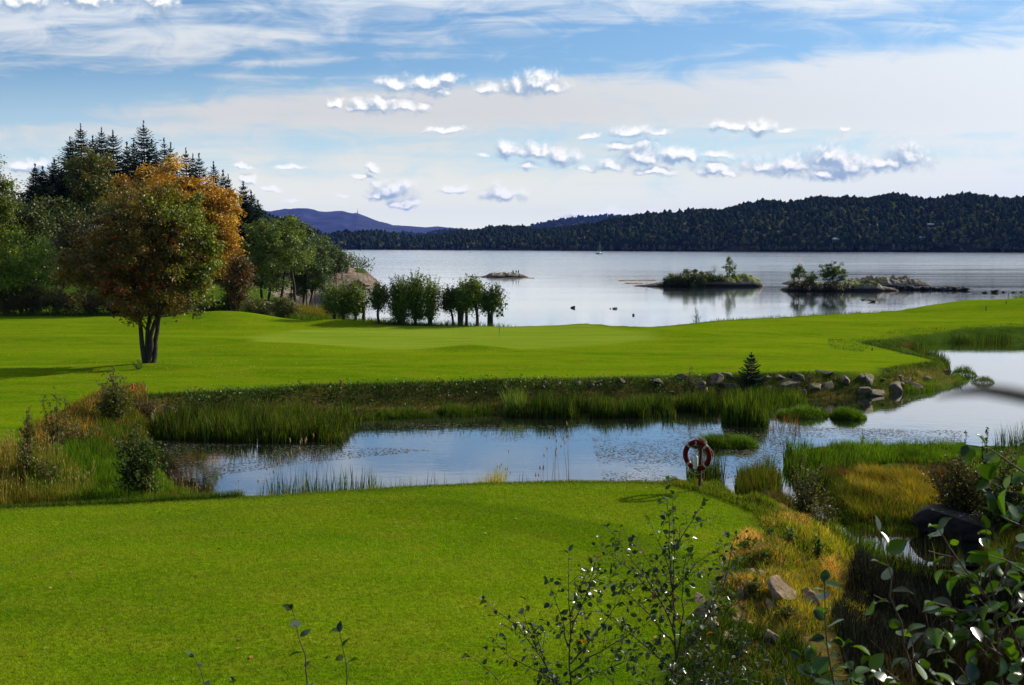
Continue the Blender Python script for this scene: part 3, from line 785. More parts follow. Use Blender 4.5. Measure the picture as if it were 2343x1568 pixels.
S('yellow green round bush left of its twin by the cove', 588, 735, 96, [(588,708,34,27)], 7000, .13, YG, 251, clump=.35, nclump=90)
S('yellow green round bush right of its twin by the cove', 652, 737, 95, [(652,708,31,29)], 7000, .13, YG, 252, clump=.35, nclump=90)
# the autumn tree standing alone on the lawn
REG = [(lambda P_, r: (np.exp(-((P_[:, 0] + .5) / 1.8) ** 2 - ((P_[:, 2] - 4.0) / 1.4) ** 2) * .22 > r.random(len(P_))), [(3,(.55,.035,.010)),(2,(.36,.06,.012))]),
       (lambda P_, r: (P_[:, 0] + r.normal(size=len(P_)) * .8 + np.clip(P_[:, 2] - 6.2, 0, 4) * .8 - np.sin(P_[:, 2] * 2.2) * .35 > 2.55) & (r.random(len(P_)) < .85), PLG),
       (lambda P_, r: (P_[:, 2] > 8.6) & (r.random(len(P_)) < .3), [(2,(.20,.09,.012)),(1,(.12,.09,.012))])]
bb = gp(338, 831, LAWN_Z + .15)
LONE = screen_tree('autumn_tree', 'lone autumn tree with forked dark trunks and reddish olive leaves on the lawn', 'tree', 338, 831, bb.y,
  [(335,540,120,135),(250,605,88,105),(415,560,85,130),(335,640,135,82),(365,500,90,85),(205,610,80,85),(445,660,58,76),(455,575,50,90),(475,625,40,80),(300,690,90,40),(170,640,45,55)],
  stems_px=[[(333,833),(322,770),(318,715),(306,640),(290,540)],[(334,832,.1),(336,760,.1),(341,690,.2),(350,600,.3),(345,500,0)],[(349,828,.15),(356,760,.2),(362,720,.1),(372,640,0),(392,530,-.2)],[(338,768),(350,742),(360,722)]],
  nleaf=50000, size=.15, palette=[(3,(.050,.048,.007)),(3,(.12,.10,.010)),(3,(.19,.105,.012)),(1,(.24,.10,.012)),(1,(.14,.14,.02))], seed=260, nclump=380, clump=.36, nlimb=110, rad=.12, regions=REG, droop=.2, shell=.5)
# pollard willows in front of the sea
def pollard(label, u, vb, heads, trunk_px, D, seed, nshoot=80, L=1.12, spread=.9, rad=.12, pl=PWI, lean=0, per=26):
    """a short thick trunk whose head throws up straight leafy shoots"""
    r = np.random.default_rng(seed)
    b0 = at(u, vb, D); z = hz(b0.x, D); root = empty('pollard_willow', (b0.x, D, z)); tag(root, label, 'willow', 'pollarded willows between green and sea')
    tr = []
    for tp in trunk_px:
        q = [at(a, c, D) for a, c in tp]; q = [(p.x - b0.x, r.uniform(-.05, .05), p.z - z) for p in q]; q[0] = (q[0][0], 0, -.25)
        tr.append(tube_geo(q, [rad * 1.15, rad * .95, rad * 1.05], 8))
    P_, Dr = [], []
    for (hu, hv, k, ln, low) in heads:
        h = at(hu, hv, D); h = np.array([h.x - b0.x, 0, h.z - z])
        for i in range(int(nshoot * k)):
            a = r.uniform(0, 6.283); el = r.uniform(low, 1.45)
            d = np.array([math.cos(a) * math.cos(el), math.sin(a) * math.cos(el), math.sin(el)])
            l = ln * L * r.uniform(.55, 1.15) * (.75 + .25 * math.sin(max(el, 0)))
            s = np.linspace(0, 1, 5)[:, None]
            pth = h + r.normal(size=3) * .12 + d * s * l + np.array([0, 0, 1]) * (s ** 2) * l * .25
            tr.append(tube_geo(pth, [.012, .004], 3))
            t_ = r.uniform(.12, 1.03, per)
            P_.append(np.stack([np.interp(t_, s[:, 0], pth[:, j]) for j in range(3)], 1) + r.normal(size=(per, 3)) * .045)
    V, F = merge(tr); new_obj('trunk', np_mesh('trunk', V, F, smooth=True), BARK, root)
    for (hu, hv, k, ln, low) in heads:
        h = at(hu, hv, D); h = np.array([h.x - b0.x, 0, h.z - z]); P_.append(h + r.normal(size=(int(1300 * k), 3)) * np.array([.44, .44, .40]) * ln * L)
    P_ = np.vstack(P_)
    V, F, c_ = leaf_cards(P_, .15, pal(pl, len(P_), r, .35), r, up=.2, aspect=.5)
    new_obj('crown', np_mesh('crown', V, F, c_), LEAF, root)
cx = lambda x_: (1200 + x_ / 2.929) / 1.6533
cy = lambda y_: (1000 + y_ / 2.929) / 1.6533
def pol(label, tx, ty, hd, trk, D, seed, **k):
    pollard(label, cx(tx), cy(ty), [(cx(a), cy(c), d_, e_, f_) for a, c, d_, e_, f_ in hd], [[(cx(a), cy(c)) for a, c in t] for t in trk], D, seed, **k)
pol('leftmost pollard willow, dark and wide', 190, 600, [(180,400,1.2,.95,-.9),(150,470,.7,.7,-1)], [[(190,600),(185,410)]], 90, 301)
pol('second pollard willow from the left, dense dark crown', 290, 610, [(290,390,1.3,1.05,-.9),(300,500,.8,.8,-1)], [[(290,610),(290,410)]], 91, 302)
pol('third pollard willow from the left beside a thin forked stem', 425, 610, [(420,370,1.3,1.0,-.8),(430,500,.6,.6,-1)], [[(425,610),(420,400)],[(510,540),(515,470),(560,400)],[(515,480),(505,420)]], 90.5, 303)
pol('slim upright pollard willow with one clear brown trunk', 675, 645, [(690,400,1.0,.95,-.5),(690,330,.6,.7,-.2),(680,450,.4,.5,-.8)], [[(685,650),(668,560),(675,470),(685,400)]], 89, 304, rad=.1, pl=[(3,(.05,.08,.015)),(2,(.10,.12,.02))])
pol('broad bushy willow leafy down to the grass', 920, 655, [(920,330,1.2,1.1,-.8),(910,450,1.2,.9,-1),(920,570,1.0,.75,-.9)], [[(920,655),(920,350)]], 89.5, 305, nshoot=95)
pol('tallest willow of the row with a dark full crown', 1080, 655, [(1080,310,1.3,1.15,-.9),(1070,440,1.2,.9,-1),(1110,560,.9,.7,-1)], [[(1085,655),(1085,340)]], 90, 306, nshoot=95)
pol('willow with long splayed shoots right of the tallest', 1245, 655, [(1260,370,1.1,1.25,0),(1240,420,.6,.8,-.9),(1250,540,.6,.55,-1)], [[(1250,655),(1235,540),(1235,420)],[(1240,500),(1290,400)]], 89.5, 307)
pol('thin leaning willow with a bent bare trunk', 1515, 662, [(1450,450,1.0,.75,-.7),(1470,370,.6,.75,.1)], [[(1520,665),(1495,570),(1465,480),(1450,440)]], 89.5, 308, rad=.085, pl=[(2,(.06,.075,.03)),(2,(.035,.05,.02))])
pol('willow with a thick knobbly trunk beside the leaning one', 1585, 664, [(1560,400,.8,.8,-.4),(1600,440,.9,.8,-.9)], [[(1580,664),(1572,560),(1560,430)],[(1578,560),(1610,430)]], 89.6, 309, rad=.15)
pol('stubby middle willow in the close right group', 1655, 664, [(1640,420,1.1,.85,-1.1),(1660,350,.5,1.1,.5)], [[(1655,664),(1650,440)]], 90.5, 310, rad=.11)
pol('willow with tall reddish tipped shoots in the right group', 1780, 664, [(1750,390,1.4,1.1,-.6),(1720,320,.8,1.0,.4)], [[(1780,666),(1770,560),(1750,420)]], 89.2, 311, rad=.12, nshoot=95)
pol('rightmost pollard willow with a double trunk near the flag', 1910, 664, [(1940,430,1.2,.85,-.9),(1890,450,.9,.8,-.9),(1960,390,.5,.9,.2)], [[(1895,666),(1900,560),(1890,470)],[(1930,664),(1930,560),(1950,450)]], 89, 312, rad=.12, pl=[(3,(.05,.085,.015)),(2,(.09,.13,.02))])

# the depth of the wood behind the named trees
r = np.random.default_rng(399)
cl = []
while len(cl) < 520:
    x_, y_ = r.uniform(-150, -44), r.uniform(150, 215)
    if x_ < -46 - (y_ - 150) * .02 and (x_ / y_ * FPX + 1171) < 600 - (y_ > 190) * 20:
        cl.append((x_, y_, hz(x_, y_) + r.uniform(1.5, 8.0)))
cl = np.array(cl); k = r.integers(0, len(cl), 52000)
P_ = cl[k] + r.normal(size=(len(k), 3)) * np.array([1.5, 1.5, 1.2])
uu = P_[:, 0] / P_[:, 1] * FPX + 1171; vv = 560 - (P_[:, 2] - CAM_Z) / P_[:, 1] * FPX
P_ = P_[vv > np.interp(uu, [-100, 0, 60, 150, 400, 600], [430, 430, 445, 400, 395, 520])]
V, F, c_ = leaf_cards(P_, .55, pal([(4,(.016,.030,.006)),(2,(.035,.050,.008)),(1,(.06,.055,.01))], len(P_), r, .4), r)
o = new_obj('forest', np_mesh('forest', V, F, c_), LEAF); tag(o, 'dark depth of the wood under the skyline spruces', 'forest', kind='stuff')
r = np.random.default_rng(398); cl = []
while len(cl) < 420:
    x_, y_ = r.uniform(-78, -24), r.uniform(190, 262)
    g_ = hz(x_, y_)
    if g_ > 2.2 and poly_sd(x_, y_, COAST) > 3: cl.append((x_, y_, g_ + r.uniform(.5, 3.4)))
cl = np.array(cl); k = r.integers(0, len(cl), 46000)
P_ = cl[k] + r.normal(size=(len(k), 3)) * np.array([1.1, 1.1, .9])
V, F, c_ = leaf_cards(P_, .42, pal([(4,(.045,.075,.008)),(3,(.07,.10,.01)),(1,(.10,.10,.015))], len(P_), r, .4), r)
o = new_obj('forest', np_mesh('forest', V, F, c_), LEAF); tag(o, 'green scrub clothing the low headland behind the willows', 'forest', kind='stuff')
# ------------------------------------------------------------------ rocks, islets, shore
def sub_ico(n):
    V, F = ICV.copy(), ICF.copy()
    for _ in range(n):
        mid = {}; Vl = list(map(tuple, V)); NF = []
        def mp_(a, b):
            k = (min(a, b), max(a, b))
            if k not in mid:
                q = (np.array(Vl[a]) + np.array(Vl[b])); q /= np.linalg.norm(q); mid[k] = len(Vl); Vl.append(tuple(q))
            return mid[k]
        for a, b, c in F:
            x_, y_, z_ = mp_(a, b), mp_(b, c), mp_(c, a)
            NF += [(a, x_, z_), (b, y_, x_), (c, z_, y_), (x_, y_, z_)]
        V, F = np.array(Vl), np.array(NF)
    return V, F
ICO3 = sub_ico(3); ICO4 = sub_ico(4)
def rock_material(name, c0, c1, moss=(.10, .10, .02), mossk=.62, wet=None, sc=3.0):
    m, b, pr, o = new_mat(name)
    geo = b.new('ShaderNodeNewGeometry'); pos = geo.outputs['Position']
    n = b.noise(b.mapping(pos, scale=(1, 1, 1.8)), sc, 8, .68); n2 = b.noise(pos, sc * 4, 6, .7); n3 = b.noise(pos, sc * .6, 4, .6)
    c = b.mix(b.remap(n, .34, .66), c0, c1)
    c = b.mix(b.math('MULTIPLY', b.remap(n2, .52, .62), .55), c, tuple(q * .35 for q in c0))
    nz_ = b.new('ShaderNodeSeparateXYZ'); b.put(nz_.inputs[0], geo.outputs['Normal'])
    ms = b.math('MULTIPLY', b.remap(nz_.outputs[2], .35, .85), b.remap(n3, mossk - .14, mossk))
    c = b.mix(ms, c, moss)
    if wet is not None:
        pz_ = b.new('ShaderNodeSeparateXYZ'); b.put(pz_.inputs[0], pos)
        c = b.mix(b.remap(b.math('ADD', pz_.outputs[2], b.math('MULTIPLY', n2, .3)), wet[0], wet[1], .85, 0), c, (.035, .022, .012))
    b.put(pr.inputs['Base Color'], c); pr.inputs['Roughness'].default_value = .8; pr.inputs['Specular IOR Level'].default_value = .3
    bp = b.new('ShaderNodeBump'); bp.inputs['Strength'].default_value = .9; bp.inputs['Distance'].default_value = .08
    b.put(bp.inputs['Height'], b.math('ADD', n, b.math('MULTIPLY', n2, .4))); b.put(pr.inputs['Normal'], bp.outputs[0])
    return m
ROCK = rock_material('bank_rock', (.040, .029, .018), (.24, .175, .11))
ROCKP = rock_material('pinkish_rock', (.12, .075, .045), (.42, .28, .18), moss=(.14, .09, .02))
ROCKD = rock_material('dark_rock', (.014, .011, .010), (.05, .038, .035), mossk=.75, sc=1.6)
ROCKS_ = rock_material('sea_rock', (.10, .08, .065), (.36, .31, .26), moss=(.06, .075, .02), wet=(.25, .75), sc=1.2)
BREAK = rock_material('breakwater_rock', (.02, .017, .015), (.09, .075, .065), mossk=.8, sc=1.5)
def boulder_geo(size, seed, cuts=15, base=ICO3, lay=.0):
    r = np.random.default_rng(seed); V, F = base; V = V.copy()
    for i in range(cuts):
        d = unit(r.normal(size=3)); h = r.uniform(.34, .78)
        k = V @ d; over = np.clip(k - h, 0, None); V = V - over[:, None] * d * .98
    n = fbm(V[:, 0] * 3 + seed, V[:, 1] * 3 + V[:, 2] * 2.3, 4, seed) - .5
    V = V * (1 + n[:, None] * .13)
    if lay: V[:, 2] += lay * np.sin(V[:, 2] * 14 + V[:, 0] * 3) * .03
    return V * np.array(size), F
def boulder(name, label, cat, loc, size, seed, mat, rot=None, group=None, cuts=15, base=None):
    V, F = boulder_geo(size, seed, cuts, base or ICO3)
    o = new_obj(name, np_mesh(name, V, F, smooth=False), mat, None, loc)
    r = random.Random(seed)
    o.rotation_euler = rot if rot else (r.uniform(-.4, .4), r.uniform(-.4, .4), r.uniform(0, 6))
    tag(o, label, cat, group); return o
# boulders in the far pond bank, from the photo: (u, v centre, half width px, half height px, label)
bank = [(1632,872,20,13,'large slanting grey boulder left of the small spruce'),(1590,878,18,10,'flat mossy boulder left of the large slanting one'),(1560,866,14,8,'half buried boulder at the left end of the stony bank'),(1612,893,16,9,'low boulder at the reeds below the slanting one'),
 (1665,862,22,9,'flat capped boulder just left of the small spruce'),(1668,882,24,8,'dark slab under the flat capped boulder'),(1758,862,11,9,'small pale boulder touching the small spruce'),(1790,864,20,8,'low dark boulder right of the spruce near the turf'),
 (1790,884,30,15,'broad rounded boulder over the reeds right of the spruce'),(1824,865,17,20,'pale upright wedge boulder leaning over the pond bank'),(1862,883,28,13,'pale smooth slanting slab right of the upright wedge'),(1832,898,16,9,'split pale stone at the waterline below the wedge'),
 (1880,851,20,5,'thin flat stone set in the turf edge'),(1893,884,22,12,'moss topped boulder right of the smooth slab'),(1935,869,21,17,'pitted grey boulder in the middle of the stony bank'),(1982,864,21,16,'cracked grey boulder high in the bank with leaves at its foot'),
 (1970,890,24,10,'dark slab overhanging the pond water'),(2003,897,23,8,'flat black ledge stone just above the water'),(2047,889,24,15,'dark block at the waterline right of the ledge'),(2075,872,14,9,'small orange topped stone above the dark block'),
 (2092,886,22,12,'pinkish grey boulder beside the grassy tongue'),(2118,868,14,7,'small low boulder where the grass tongue begins'),(2058,862,12,6,'small stone in dry grass at the lawn edge'),(2160,851,12,6,'pale stone at the tip of the lawn point'),
 (1500,872,16,7,'dark stone showing in the bank above the reeds'),(1430,875,13,6,'small dark stone in the bank centre'),(1350,882,12,6,'small brown stone under the centre bank plants'),(1270,880,12,5,'little stone under creeping bank plants'),
 (348,938,11,10,'pale broken stone at the left end of the far bank'),(372,930,10,8,'small grey stone right of the pale broken one'),(398,942,20,8,'long pale stone by the left reeds'),(428,934,18,11,'grey stone with a dark gap right of the long pale one'),(455,930,12,7,'dark small stone at the end of the left stones'),
 (330,952,16,12,'pinkish stone at the edge of the brown shrub')]
for i, (u, v, hw, hh, lab) in enumerate(bank):
    # find where the sight line meets the bank
    best = first_hit(u, v + hh * .4, 36, 70, .1)
    q = best or gp(u, v, 2.0); s = q.y / FPX
    o = boulder('boulder', lab, 'boulder', (q.x, q.y + hw * s * .35, q.z - hh * s * .1), (hw * s * 1.6, hw * s * 1.25, hh * s * 1.9), 400 + i, ROCK, group='boulders along the far pond bank',
            rot=(random.uniform(-.25, .25), random.uniform(-.35, .35), random.uniform(-.5, .5)))
rb = random.Random(5)
for i in range(34):
    u = rb.uniform(1240, 2110); vt = np.interp(u, [1240, 1550, 2050, 2110], [876, 866, 856, 864]); v = vt + rb.uniform(4, 34) * (1 if u > 1500 else .4)
    q = first_hit(u, v, 36, 70, .1)
    if q is None: continue
    s = q.y / FPX; w_ = rb.uniform(6, 14) * s
    boulder('boulder', 'small brown stone packed between the larger boulders of the far bank', 'boulder', (q.x, q.y + .05, q.z), (w_ * 1.4, w_, w_ * rb.uniform(.6, .9)), 1400 + i, ROCK, group='small stones packed in the far bank', base=ICO3)
slope = [(1615,1400,24,28,'large pale rock face low on the dry slope'),(1628,1435,22,20,'pale cracked rock under the large pale face'),(1602,1372,16,14,'rounded pale stone by the lawn on the dry slope'),(1690,1365,12,22,'narrow tilted rock in orange grass'),
 (1745,1300,14,12,'small grey rock beside leafy plants on the slope'),(1755,1275,10,8,'little grey rock at the top of the dry slope'),(1715,1310,14,16,'broken rock in the middle of the orange grass'),(1738,1322,12,14,'rusty rock next to the broken one'),
 (1782,1320,9,10,'brown stone right of the rusty rock'),(1840,1290,16,20,'pointed grey rock with a smooth lit side'),(1862,1305,14,12,'low grey rock right of the pointed one'),(1788,1358,28,26,'big layered rock in the centre of the dry slope'),
 (1765,1390,14,14,'pinkish rock below the layered one'),(1850,1380,22,26,'rounded rock near the dark reeds'),(1700,1430,30,22,'shadowed boulder among flowering stems'),(1680,1415,16,20,'upright dark rock left of the shadowed boulder'),(1760,1460,22,24,'leaning grey slab among green grass'),
 (1660,1460,20,14,'low flat rock above the alder leaves'),(1635,1490,20,14,'grey rock half hidden by the alder bush'),(1728,1392,14,10,'small pale rock in dry grass'),(1810,1400,12,12,'small brown rock near the grass tuft'),(1895,1400,10,8,'last little stone before the dark reeds')]
for i, (u, v, hw, hh, lab) in enumerate(slope):
    best = first_hit(u, v + hh * .3, 12, 34, .08)
    q = best or gp(u, v, 2.0); s = q.y / FPX
    boulder('rock', lab, 'rock', (q.x, q.y + hw * s * .3, q.z + hh * s * .05), (hw * s * 1.75, hw * s * 1.3, hh * s * 1.9), 450 + i, ROCKP, group='rocks in the dry slope beside the tee')
for i, (u, v, hw, hh, lab) in enumerate([(118,1033,16,17,'pale pointed rock under the left birches'),(100,1045,14,10,'small rock left of the pale pointed one'),(20,1093,26,12,'rounded brown rock at the left frame edge'),(65,1100,20,12,'dark rock right of the rounded brown one'),(275,1012,10,12,'grey rock in the dry grass by the tall shrub'),(215,985,14,10,'low stone below the orange dry shrub')]):
    best = first_hit(u, v + hh * .3, 20, 60, .1)
    q = best; s = q.y / FPX
    boulder('rock', lab, 'rock', (q.x, q.y, q.z), (hw * s * 1.2, hw * s, hh * s * 1.2), 480 + i, ROCKP, group='rocks in the left marsh edge')
# dark smooth outcrop at the right
q = gp(2230, 1225, 1.7); s = q.y / FPX
V, F = boulder_geo((170 * s, 95 * s, 62 * s), 77, 5, ICO4)
V[:, 2] = np.where(V[:, 2] > 0, V[:, 2], V[:, 2] * .4)
o = new_obj('rock_outcrop', np_mesh('rock_outcrop', V, F, smooth=True), ROCKD, None, (q.x + .3, q.y + .5, 1.75)); o.rotation_euler = (0, .08, .15)
tag(o, 'large smooth dark rock outcrop at the marsh edge behind foreground leaves', 'rock')
# ---- islets
def islet(name, label, D, sky_pts, vbase, depth, mat, seed, kind='structure', cat=None, rough=.25, nu=160, nt=60):
    u0, u1 = sky_pts[0][0], sky_pts[-1][0]
    us = np.linspace(u0, u1, nu); ts = np.linspace(-1, 1, nt)
    U, T = np.meshgrid(us, ts)
    v = interp(sky_pts, U.ravel()).reshape(U.shape)
    H = CAM_Z + (560 - v) / FPX * D
    H = np.maximum(H, 0)
    X = (U - 1171) / FPX * D
    w = depth * (.35 + .65 * np.clip(H / H.max(), 0, 1) ** .5)
    Y = D + T * w
    n = fbm(X * .45, Y * .45, 5, seed) - .5
    ridg = np.abs(fbm(X * .8, Y * .35, 4, seed + 5) - .5)
    z = H * (1 - np.abs(T) ** 3.2) ** .7 + (n * 1.6 - ridg * 1.6) * rough * (1 - T ** 4) * np.clip(H / 1.0, 0, 1) * 1.6 - .02
    z = np.where((np.abs(T) > .98), -.6, z)
    V = np.stack([X.ravel(), Y.ravel(), z.ravel()], 1)
    ii = (np.arange(nt - 1)[:, None] * nu + np.arange(nu - 1)[None]).ravel(); F = np.stack([ii, ii + 1, ii + nu + 1, ii + nu], 1)
    o = new_obj(name, np_mesh(name, V, F, smooth=False), mat); tag(o, label, cat, kind=kind)
    def zat(x_, y_):
        i = int(np.argmin(np.abs(X[0] - x_))); tt = (y_ - D) / w[0, i]; j = int(np.clip((tt + 1) / 2 * (nt - 1), 0, nt - 1)); return max(0.05, z[j, i])
    return o, zat
def islet_mat(name, gk, seed):
    m, b, pr, o = new_mat(name)
    geo = b.new('ShaderNodeNewGeometry'); pos = geo.outputs['Position']; s3 = b.new('ShaderNodeSeparateXYZ'); b.put(s3.inputs[0], pos)
    nn = b.new('ShaderNodeSeparateXYZ'); b.put(nn.inputs[0], geo.outputs['Normal'])
    n = b.noise(b.mapping(pos, scale=(.8, .8, 2)), 1.0, 8, .7); n2 = b.noise(pos, .35, 4, .6); n4 = b.noise(pos, 3.5, 5, .7)
    c = b.mix(b.remap(n, .36, .64), (.06, .048, .038), (.32, .27, .22))
    c = b.mix(b.remap(n4, .55, .62, 0, .7), c, (.035, .028, .024))
    gr = b.mix(n4, (.06, .10, .010), (.17, .16, .02))
    gm = b.math('MULTIPLY', b.remap(n2, gk, gk + .08), b.remap(nn.outputs[2], .45, .8))
    gm = b.math('MULTIPLY', gm, b.remap(s3.outputs[2], .7, 1.2))
    c = b.mix(gm, c, gr)
    c = b.mix(b.remap(b.math('ADD', s3.outputs[2], b.math('MULTIPLY', n, -.5)), .12, .5, 1, 0), c, (.028, .017, .008))
    b.put(pr.inputs['Base Color'], c); pr.inputs['Roughness'].default_value = .85; pr.inputs['Specular IOR Level'].default_value = .2
    bp = b.new('ShaderNodeBump'); bp.inputs['Strength'].default_value = .8; bp.inputs['Distance'].default_value = .25
    b.put(bp.inputs['Height'], b.math('ADD', n, b.math('MULTIPLY', n4, .4))); b.put(pr.inputs['Normal'], bp.outputs[0])
    return m
IM = islet_mat('islet_ground', .34, 1); IM2 = islet_mat('skerry_ground', .52, 2)
islet('islet', 'low bushy islet with rocks at its right end', 250, [(1440,656),(1470,650),(1500,648),(1520,643),(1560,638),(1600,638),(1640,634),(1660,630),(1700,630),(1722,634),(1735,642),(1742,656)], 656, 4, IM, 501, rough=.55)
islet('islet', 'larger rocky islet with two trees and a grassy top', 226, [(1780,668),(1795,656),(1830,648),(1880,646),(1920,646),(1950,642),(1975,640),(1995,644),(2010,650),(2040,656),(2055,668)], 668, 4, IM, 502, rough=.55)
islet('islet', 'bare grey rocky back of the larger islet', 243, [(1930,655),(1950,636),(1990,631),(2010,632),(2040,634),(2070,631),(2085,636),(2100,640),(2115,646),(2124,656)], 655, 4, IM2, 503, rough=.9)
islet('islet', 'flat dark rock left behind the larger islet', 262, [(1783,655),(1795,647),(1815,640),(1850,638),(1880,650)], 650, 4, IM2, 504, rough=.3)
islet('skerry', 'small flat skerry alone in the sea', 318, [(1090,636),(1104,632),(1118,627),(1140,625),(1170,624),(1196,627),(1203,632),(1216,636)], 634, 3.5, IM2, 505, rough=.6)
islet('skerry', 'thin wet ledge in front of the small skerry', 306, [(1138,640),(1150,636),(1175,635),(1195,637),(1212,640)], 640, 2, BREAK, 506, rough=.1)
# headland rock face beside the wooded slope
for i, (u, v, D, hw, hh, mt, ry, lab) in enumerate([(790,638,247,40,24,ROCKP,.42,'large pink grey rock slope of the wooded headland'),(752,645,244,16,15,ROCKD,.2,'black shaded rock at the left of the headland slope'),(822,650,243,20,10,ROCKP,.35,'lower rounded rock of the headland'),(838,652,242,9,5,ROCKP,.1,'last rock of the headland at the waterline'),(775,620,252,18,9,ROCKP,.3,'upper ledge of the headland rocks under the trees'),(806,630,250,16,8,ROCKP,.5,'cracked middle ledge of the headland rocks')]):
    q = at(u, v, D); s = D / FPX
    boulder('headland_rock', lab, 'rock', (q.x, D, q.z), (hw * s * 1.2, hw * s * 1.1, hh * s * 1.2), 520 + i, mt, rot=(.1, ry, 0), base=ICO4, cuts=16, group='rocks of the headland')
# breakwater of dark blocks
bw = empty('breakwater', tuple(gp(2130, 668, 0))); tag(bw, 'low dark stone breakwater running right from the larger islet', 'breakwater')
r = random.Random(9); parts_ = []
for i in range(64):
    t = i / 64; u = 2052 + 160 * t + r.uniform(-3, 3); D = 229 - 4 * t
    h = (.95 - .35 * t) * r.uniform(.7, 1.1) * (.75 + .5 * (abs((t * 7) % 1 - .5)))
    V, F = boulder_geo((r.uniform(.5, .95), r.uniform(.6, 1), r.uniform(.35, .5)), 540 + i, 10, sub_ico(1))
    q = at(u, 660, D); parts_.append((V + np.array([q.x - bw.location.x, D - bw.location.y + r.uniform(-.7, .7), r.uniform(.05, h)]), F))
V, F = merge(parts_); new_obj('stones', np_mesh('stones', V, F), BREAK, bw)
sea_rocks = [(1312,700,9,5,1.0,'small dark rock alone in the bay left of a pair'),(1407,703,10,4,1.0,'flat dark rock right of the rounded bay rock'),(1396,705,3,2,1,'tiny rock tip beside the flat bay rock'),(1448,718,6,4,1,'small pointed rock nearest the lawn edge'),
 (1158,693,8,3,1,'low rock close to the rightmost willow'),(896,661,6,3,1,'tiny rock above the willow row'),(1996,686,18,5,1,'flat brown rock in front of the larger islet'),(1975,684,9,3,1,'thin left end of the flat brown rock'),
 (2253,666,12,5,1,'first dark rock beyond the breakwater end'),(2275,662,18,8,1,'biggest dark rock in the gap right of the breakwater'),(2296,666,12,4,1,'low rock right of the biggest dark one'),(2316,666,9,4,1,'small rock near the frame edge by the shore'),(2335,667,5,3,1,'last tiny rock before the right shore')]
for i, (u, v, hw, hh, k, lab) in enumerate(sea_rocks):
    q = gp(u, v + hh, 0.0); s = q.y / FPX
    boulder('sea_rock', lab, 'rock', (q.x, q.y, hh * s * .4), (hw * s * .85, hw * s * .6, hh * s * .85), 620 + i, BREAK if i != 6 else IM2, rot=(0, 0, i), group='dark rocks standing in the sea')
# sea weed rims and a thin jetty line by the headland
def strip(name, label, u0, u1, v, w, mat):
    a, b_ = gp(u0, v, 0), gp(u1, v, 0)
    n = 24; V = []
    for i in range(n + 1):
        t = i / n; x_ = a.x + (b_.x - a.x) * t; y_ = a.y + (b_.y - a.y) * t; ww = w * math.sin(math.pi * min(max(t, .02), .98)) ** .6 * random.uniform(.6, 1.2)
        V += [(x_, y_ - ww, .0), (x_, y_, .12 + .06 * random.random()), (x_, y_ + ww, .0)]
    F = []
    for i in range(n): F += [(3*i, 3*i+3, 3*i+4, 3*i+1), (3*i+1, 3*i+4, 3*i+5, 3*i+2)]
    o = new_obj(name, np_mesh(name, np.array(V), np.array(F)), mat); tag(o, label, 'seaweed bank'); return o
WEED = simple_mat('orange_seaweed', (.13, .06, .012), .8, .4, 3)
strip('seaweed_bank', 'thin orange seaweed spit left of the small skerry', 1076, 1112, 634, 1.2, WEED)
strip('seaweed_bank', 'thin orange seaweed edge right of the small skerry', 1190, 1222, 637, 1.2, WEED)
strip('seaweed_bank', 'brown seaweed line left of the bushy islet', 1415, 1500, 643, 1.0, WEED)
strip('seaweed_bank', 'second brown seaweed line nearer than the bushy islet tip', 1430, 1470, 649, .8, WEED)
# vegetation of the islets
IS = lambda lab, u, vb, D, e, n, s, pl, seed, **k: screen_tree('shrub', lab, 'shrub', u, vb, D, e, nleaf=n, size=s, palette=pl, seed=seed, zbase=max(.3, CAM_Z + (560 - vb) / FPX * D), **k)
IT = lambda lab, u, vb, D, e, n, s, pl, seed, **k: screen_tree('islet_tree', lab, 'tree', u, vb, D, e, nleaf=n, size=s, palette=pl, seed=seed, zbase=max(.3, CAM_Z + (560 - vb) / FPX * D), **k)
IS('wide dark heather bush covering the left of the bushy islet', 1575, 648, 247, [(1545,640,32,13),(1590,635,42,15),(1628,638,30,11),(1570,650,55,6)], 14000, .30, [(3,(.06,.085,.012)),(1,(.11,.12,.015))], 640, clump=.55, nclump=120, rad=.05, nlimb=6)
IT('slender airy tree standing on the bushy islet', 1668, 634, 250, [(1668,612,15,14),(1664,596,11,10),(1672,624,12,9),(1669,590,7,5)], 1500, .26, PMG, 641, clump=.30, nclump=46, rad=.07, nlimb=14)
IT('thin nearly leafless sapling left of the islet tree', 1633, 636, 250, [(1633,616,7,10)], 90, .2, [(1,(.16,.15,.12))], 642, clump=.3, nclump=26, rad=.035, nlimb=16, bark=BARK_GREY)
IS('pale twiggy bush beside the leafless sapling', 1612, 640, 250, [(1614,630,16,8)], 500, .2, [(1,(.09,.11,.04))], 643, clump=.3, nclump=30, rad=.03, nlimb=14, bark=BARK_GREY)
IS('tiny bush on the rocks right of the islet tree', 1700, 632, 250, [(1700,630,6,4)], 250, .2, PMG, 644, clump=.2, nclump=10, rad=.03, nlimb=4)
IT('left tree of the larger islet with an open crown', 1827, 650, 224, [(1827,614,15,14),(1820,630,15,10),(1835,625,12,13)], 2200, .24, PMG, 645, clump=.33, nclump=50, rad=.08, nlimb=14)
IT('big round tree on the right of the larger islet', 1905, 655, 223, [(1915,622,26,26),(1895,625,20,24),(1890,607,14,12),(1925,640,20,14),(1880,598,4,5)], 6500, .24, [(3,(.06,.11,.010)),(2,(.11,.17,.015))], 646, clump=.38, nclump=90, rad=.1, nlimb=24)
IS('light green bush between the two trees of the larger islet', 1860, 652, 224, [(1860,636,20,14),(1848,642,18,10)], 2600, .22, [(3,(.08,.12,.02)),(1,(.05,.08,.012))], 647, clump=.35, nclump=50, rad=.04)
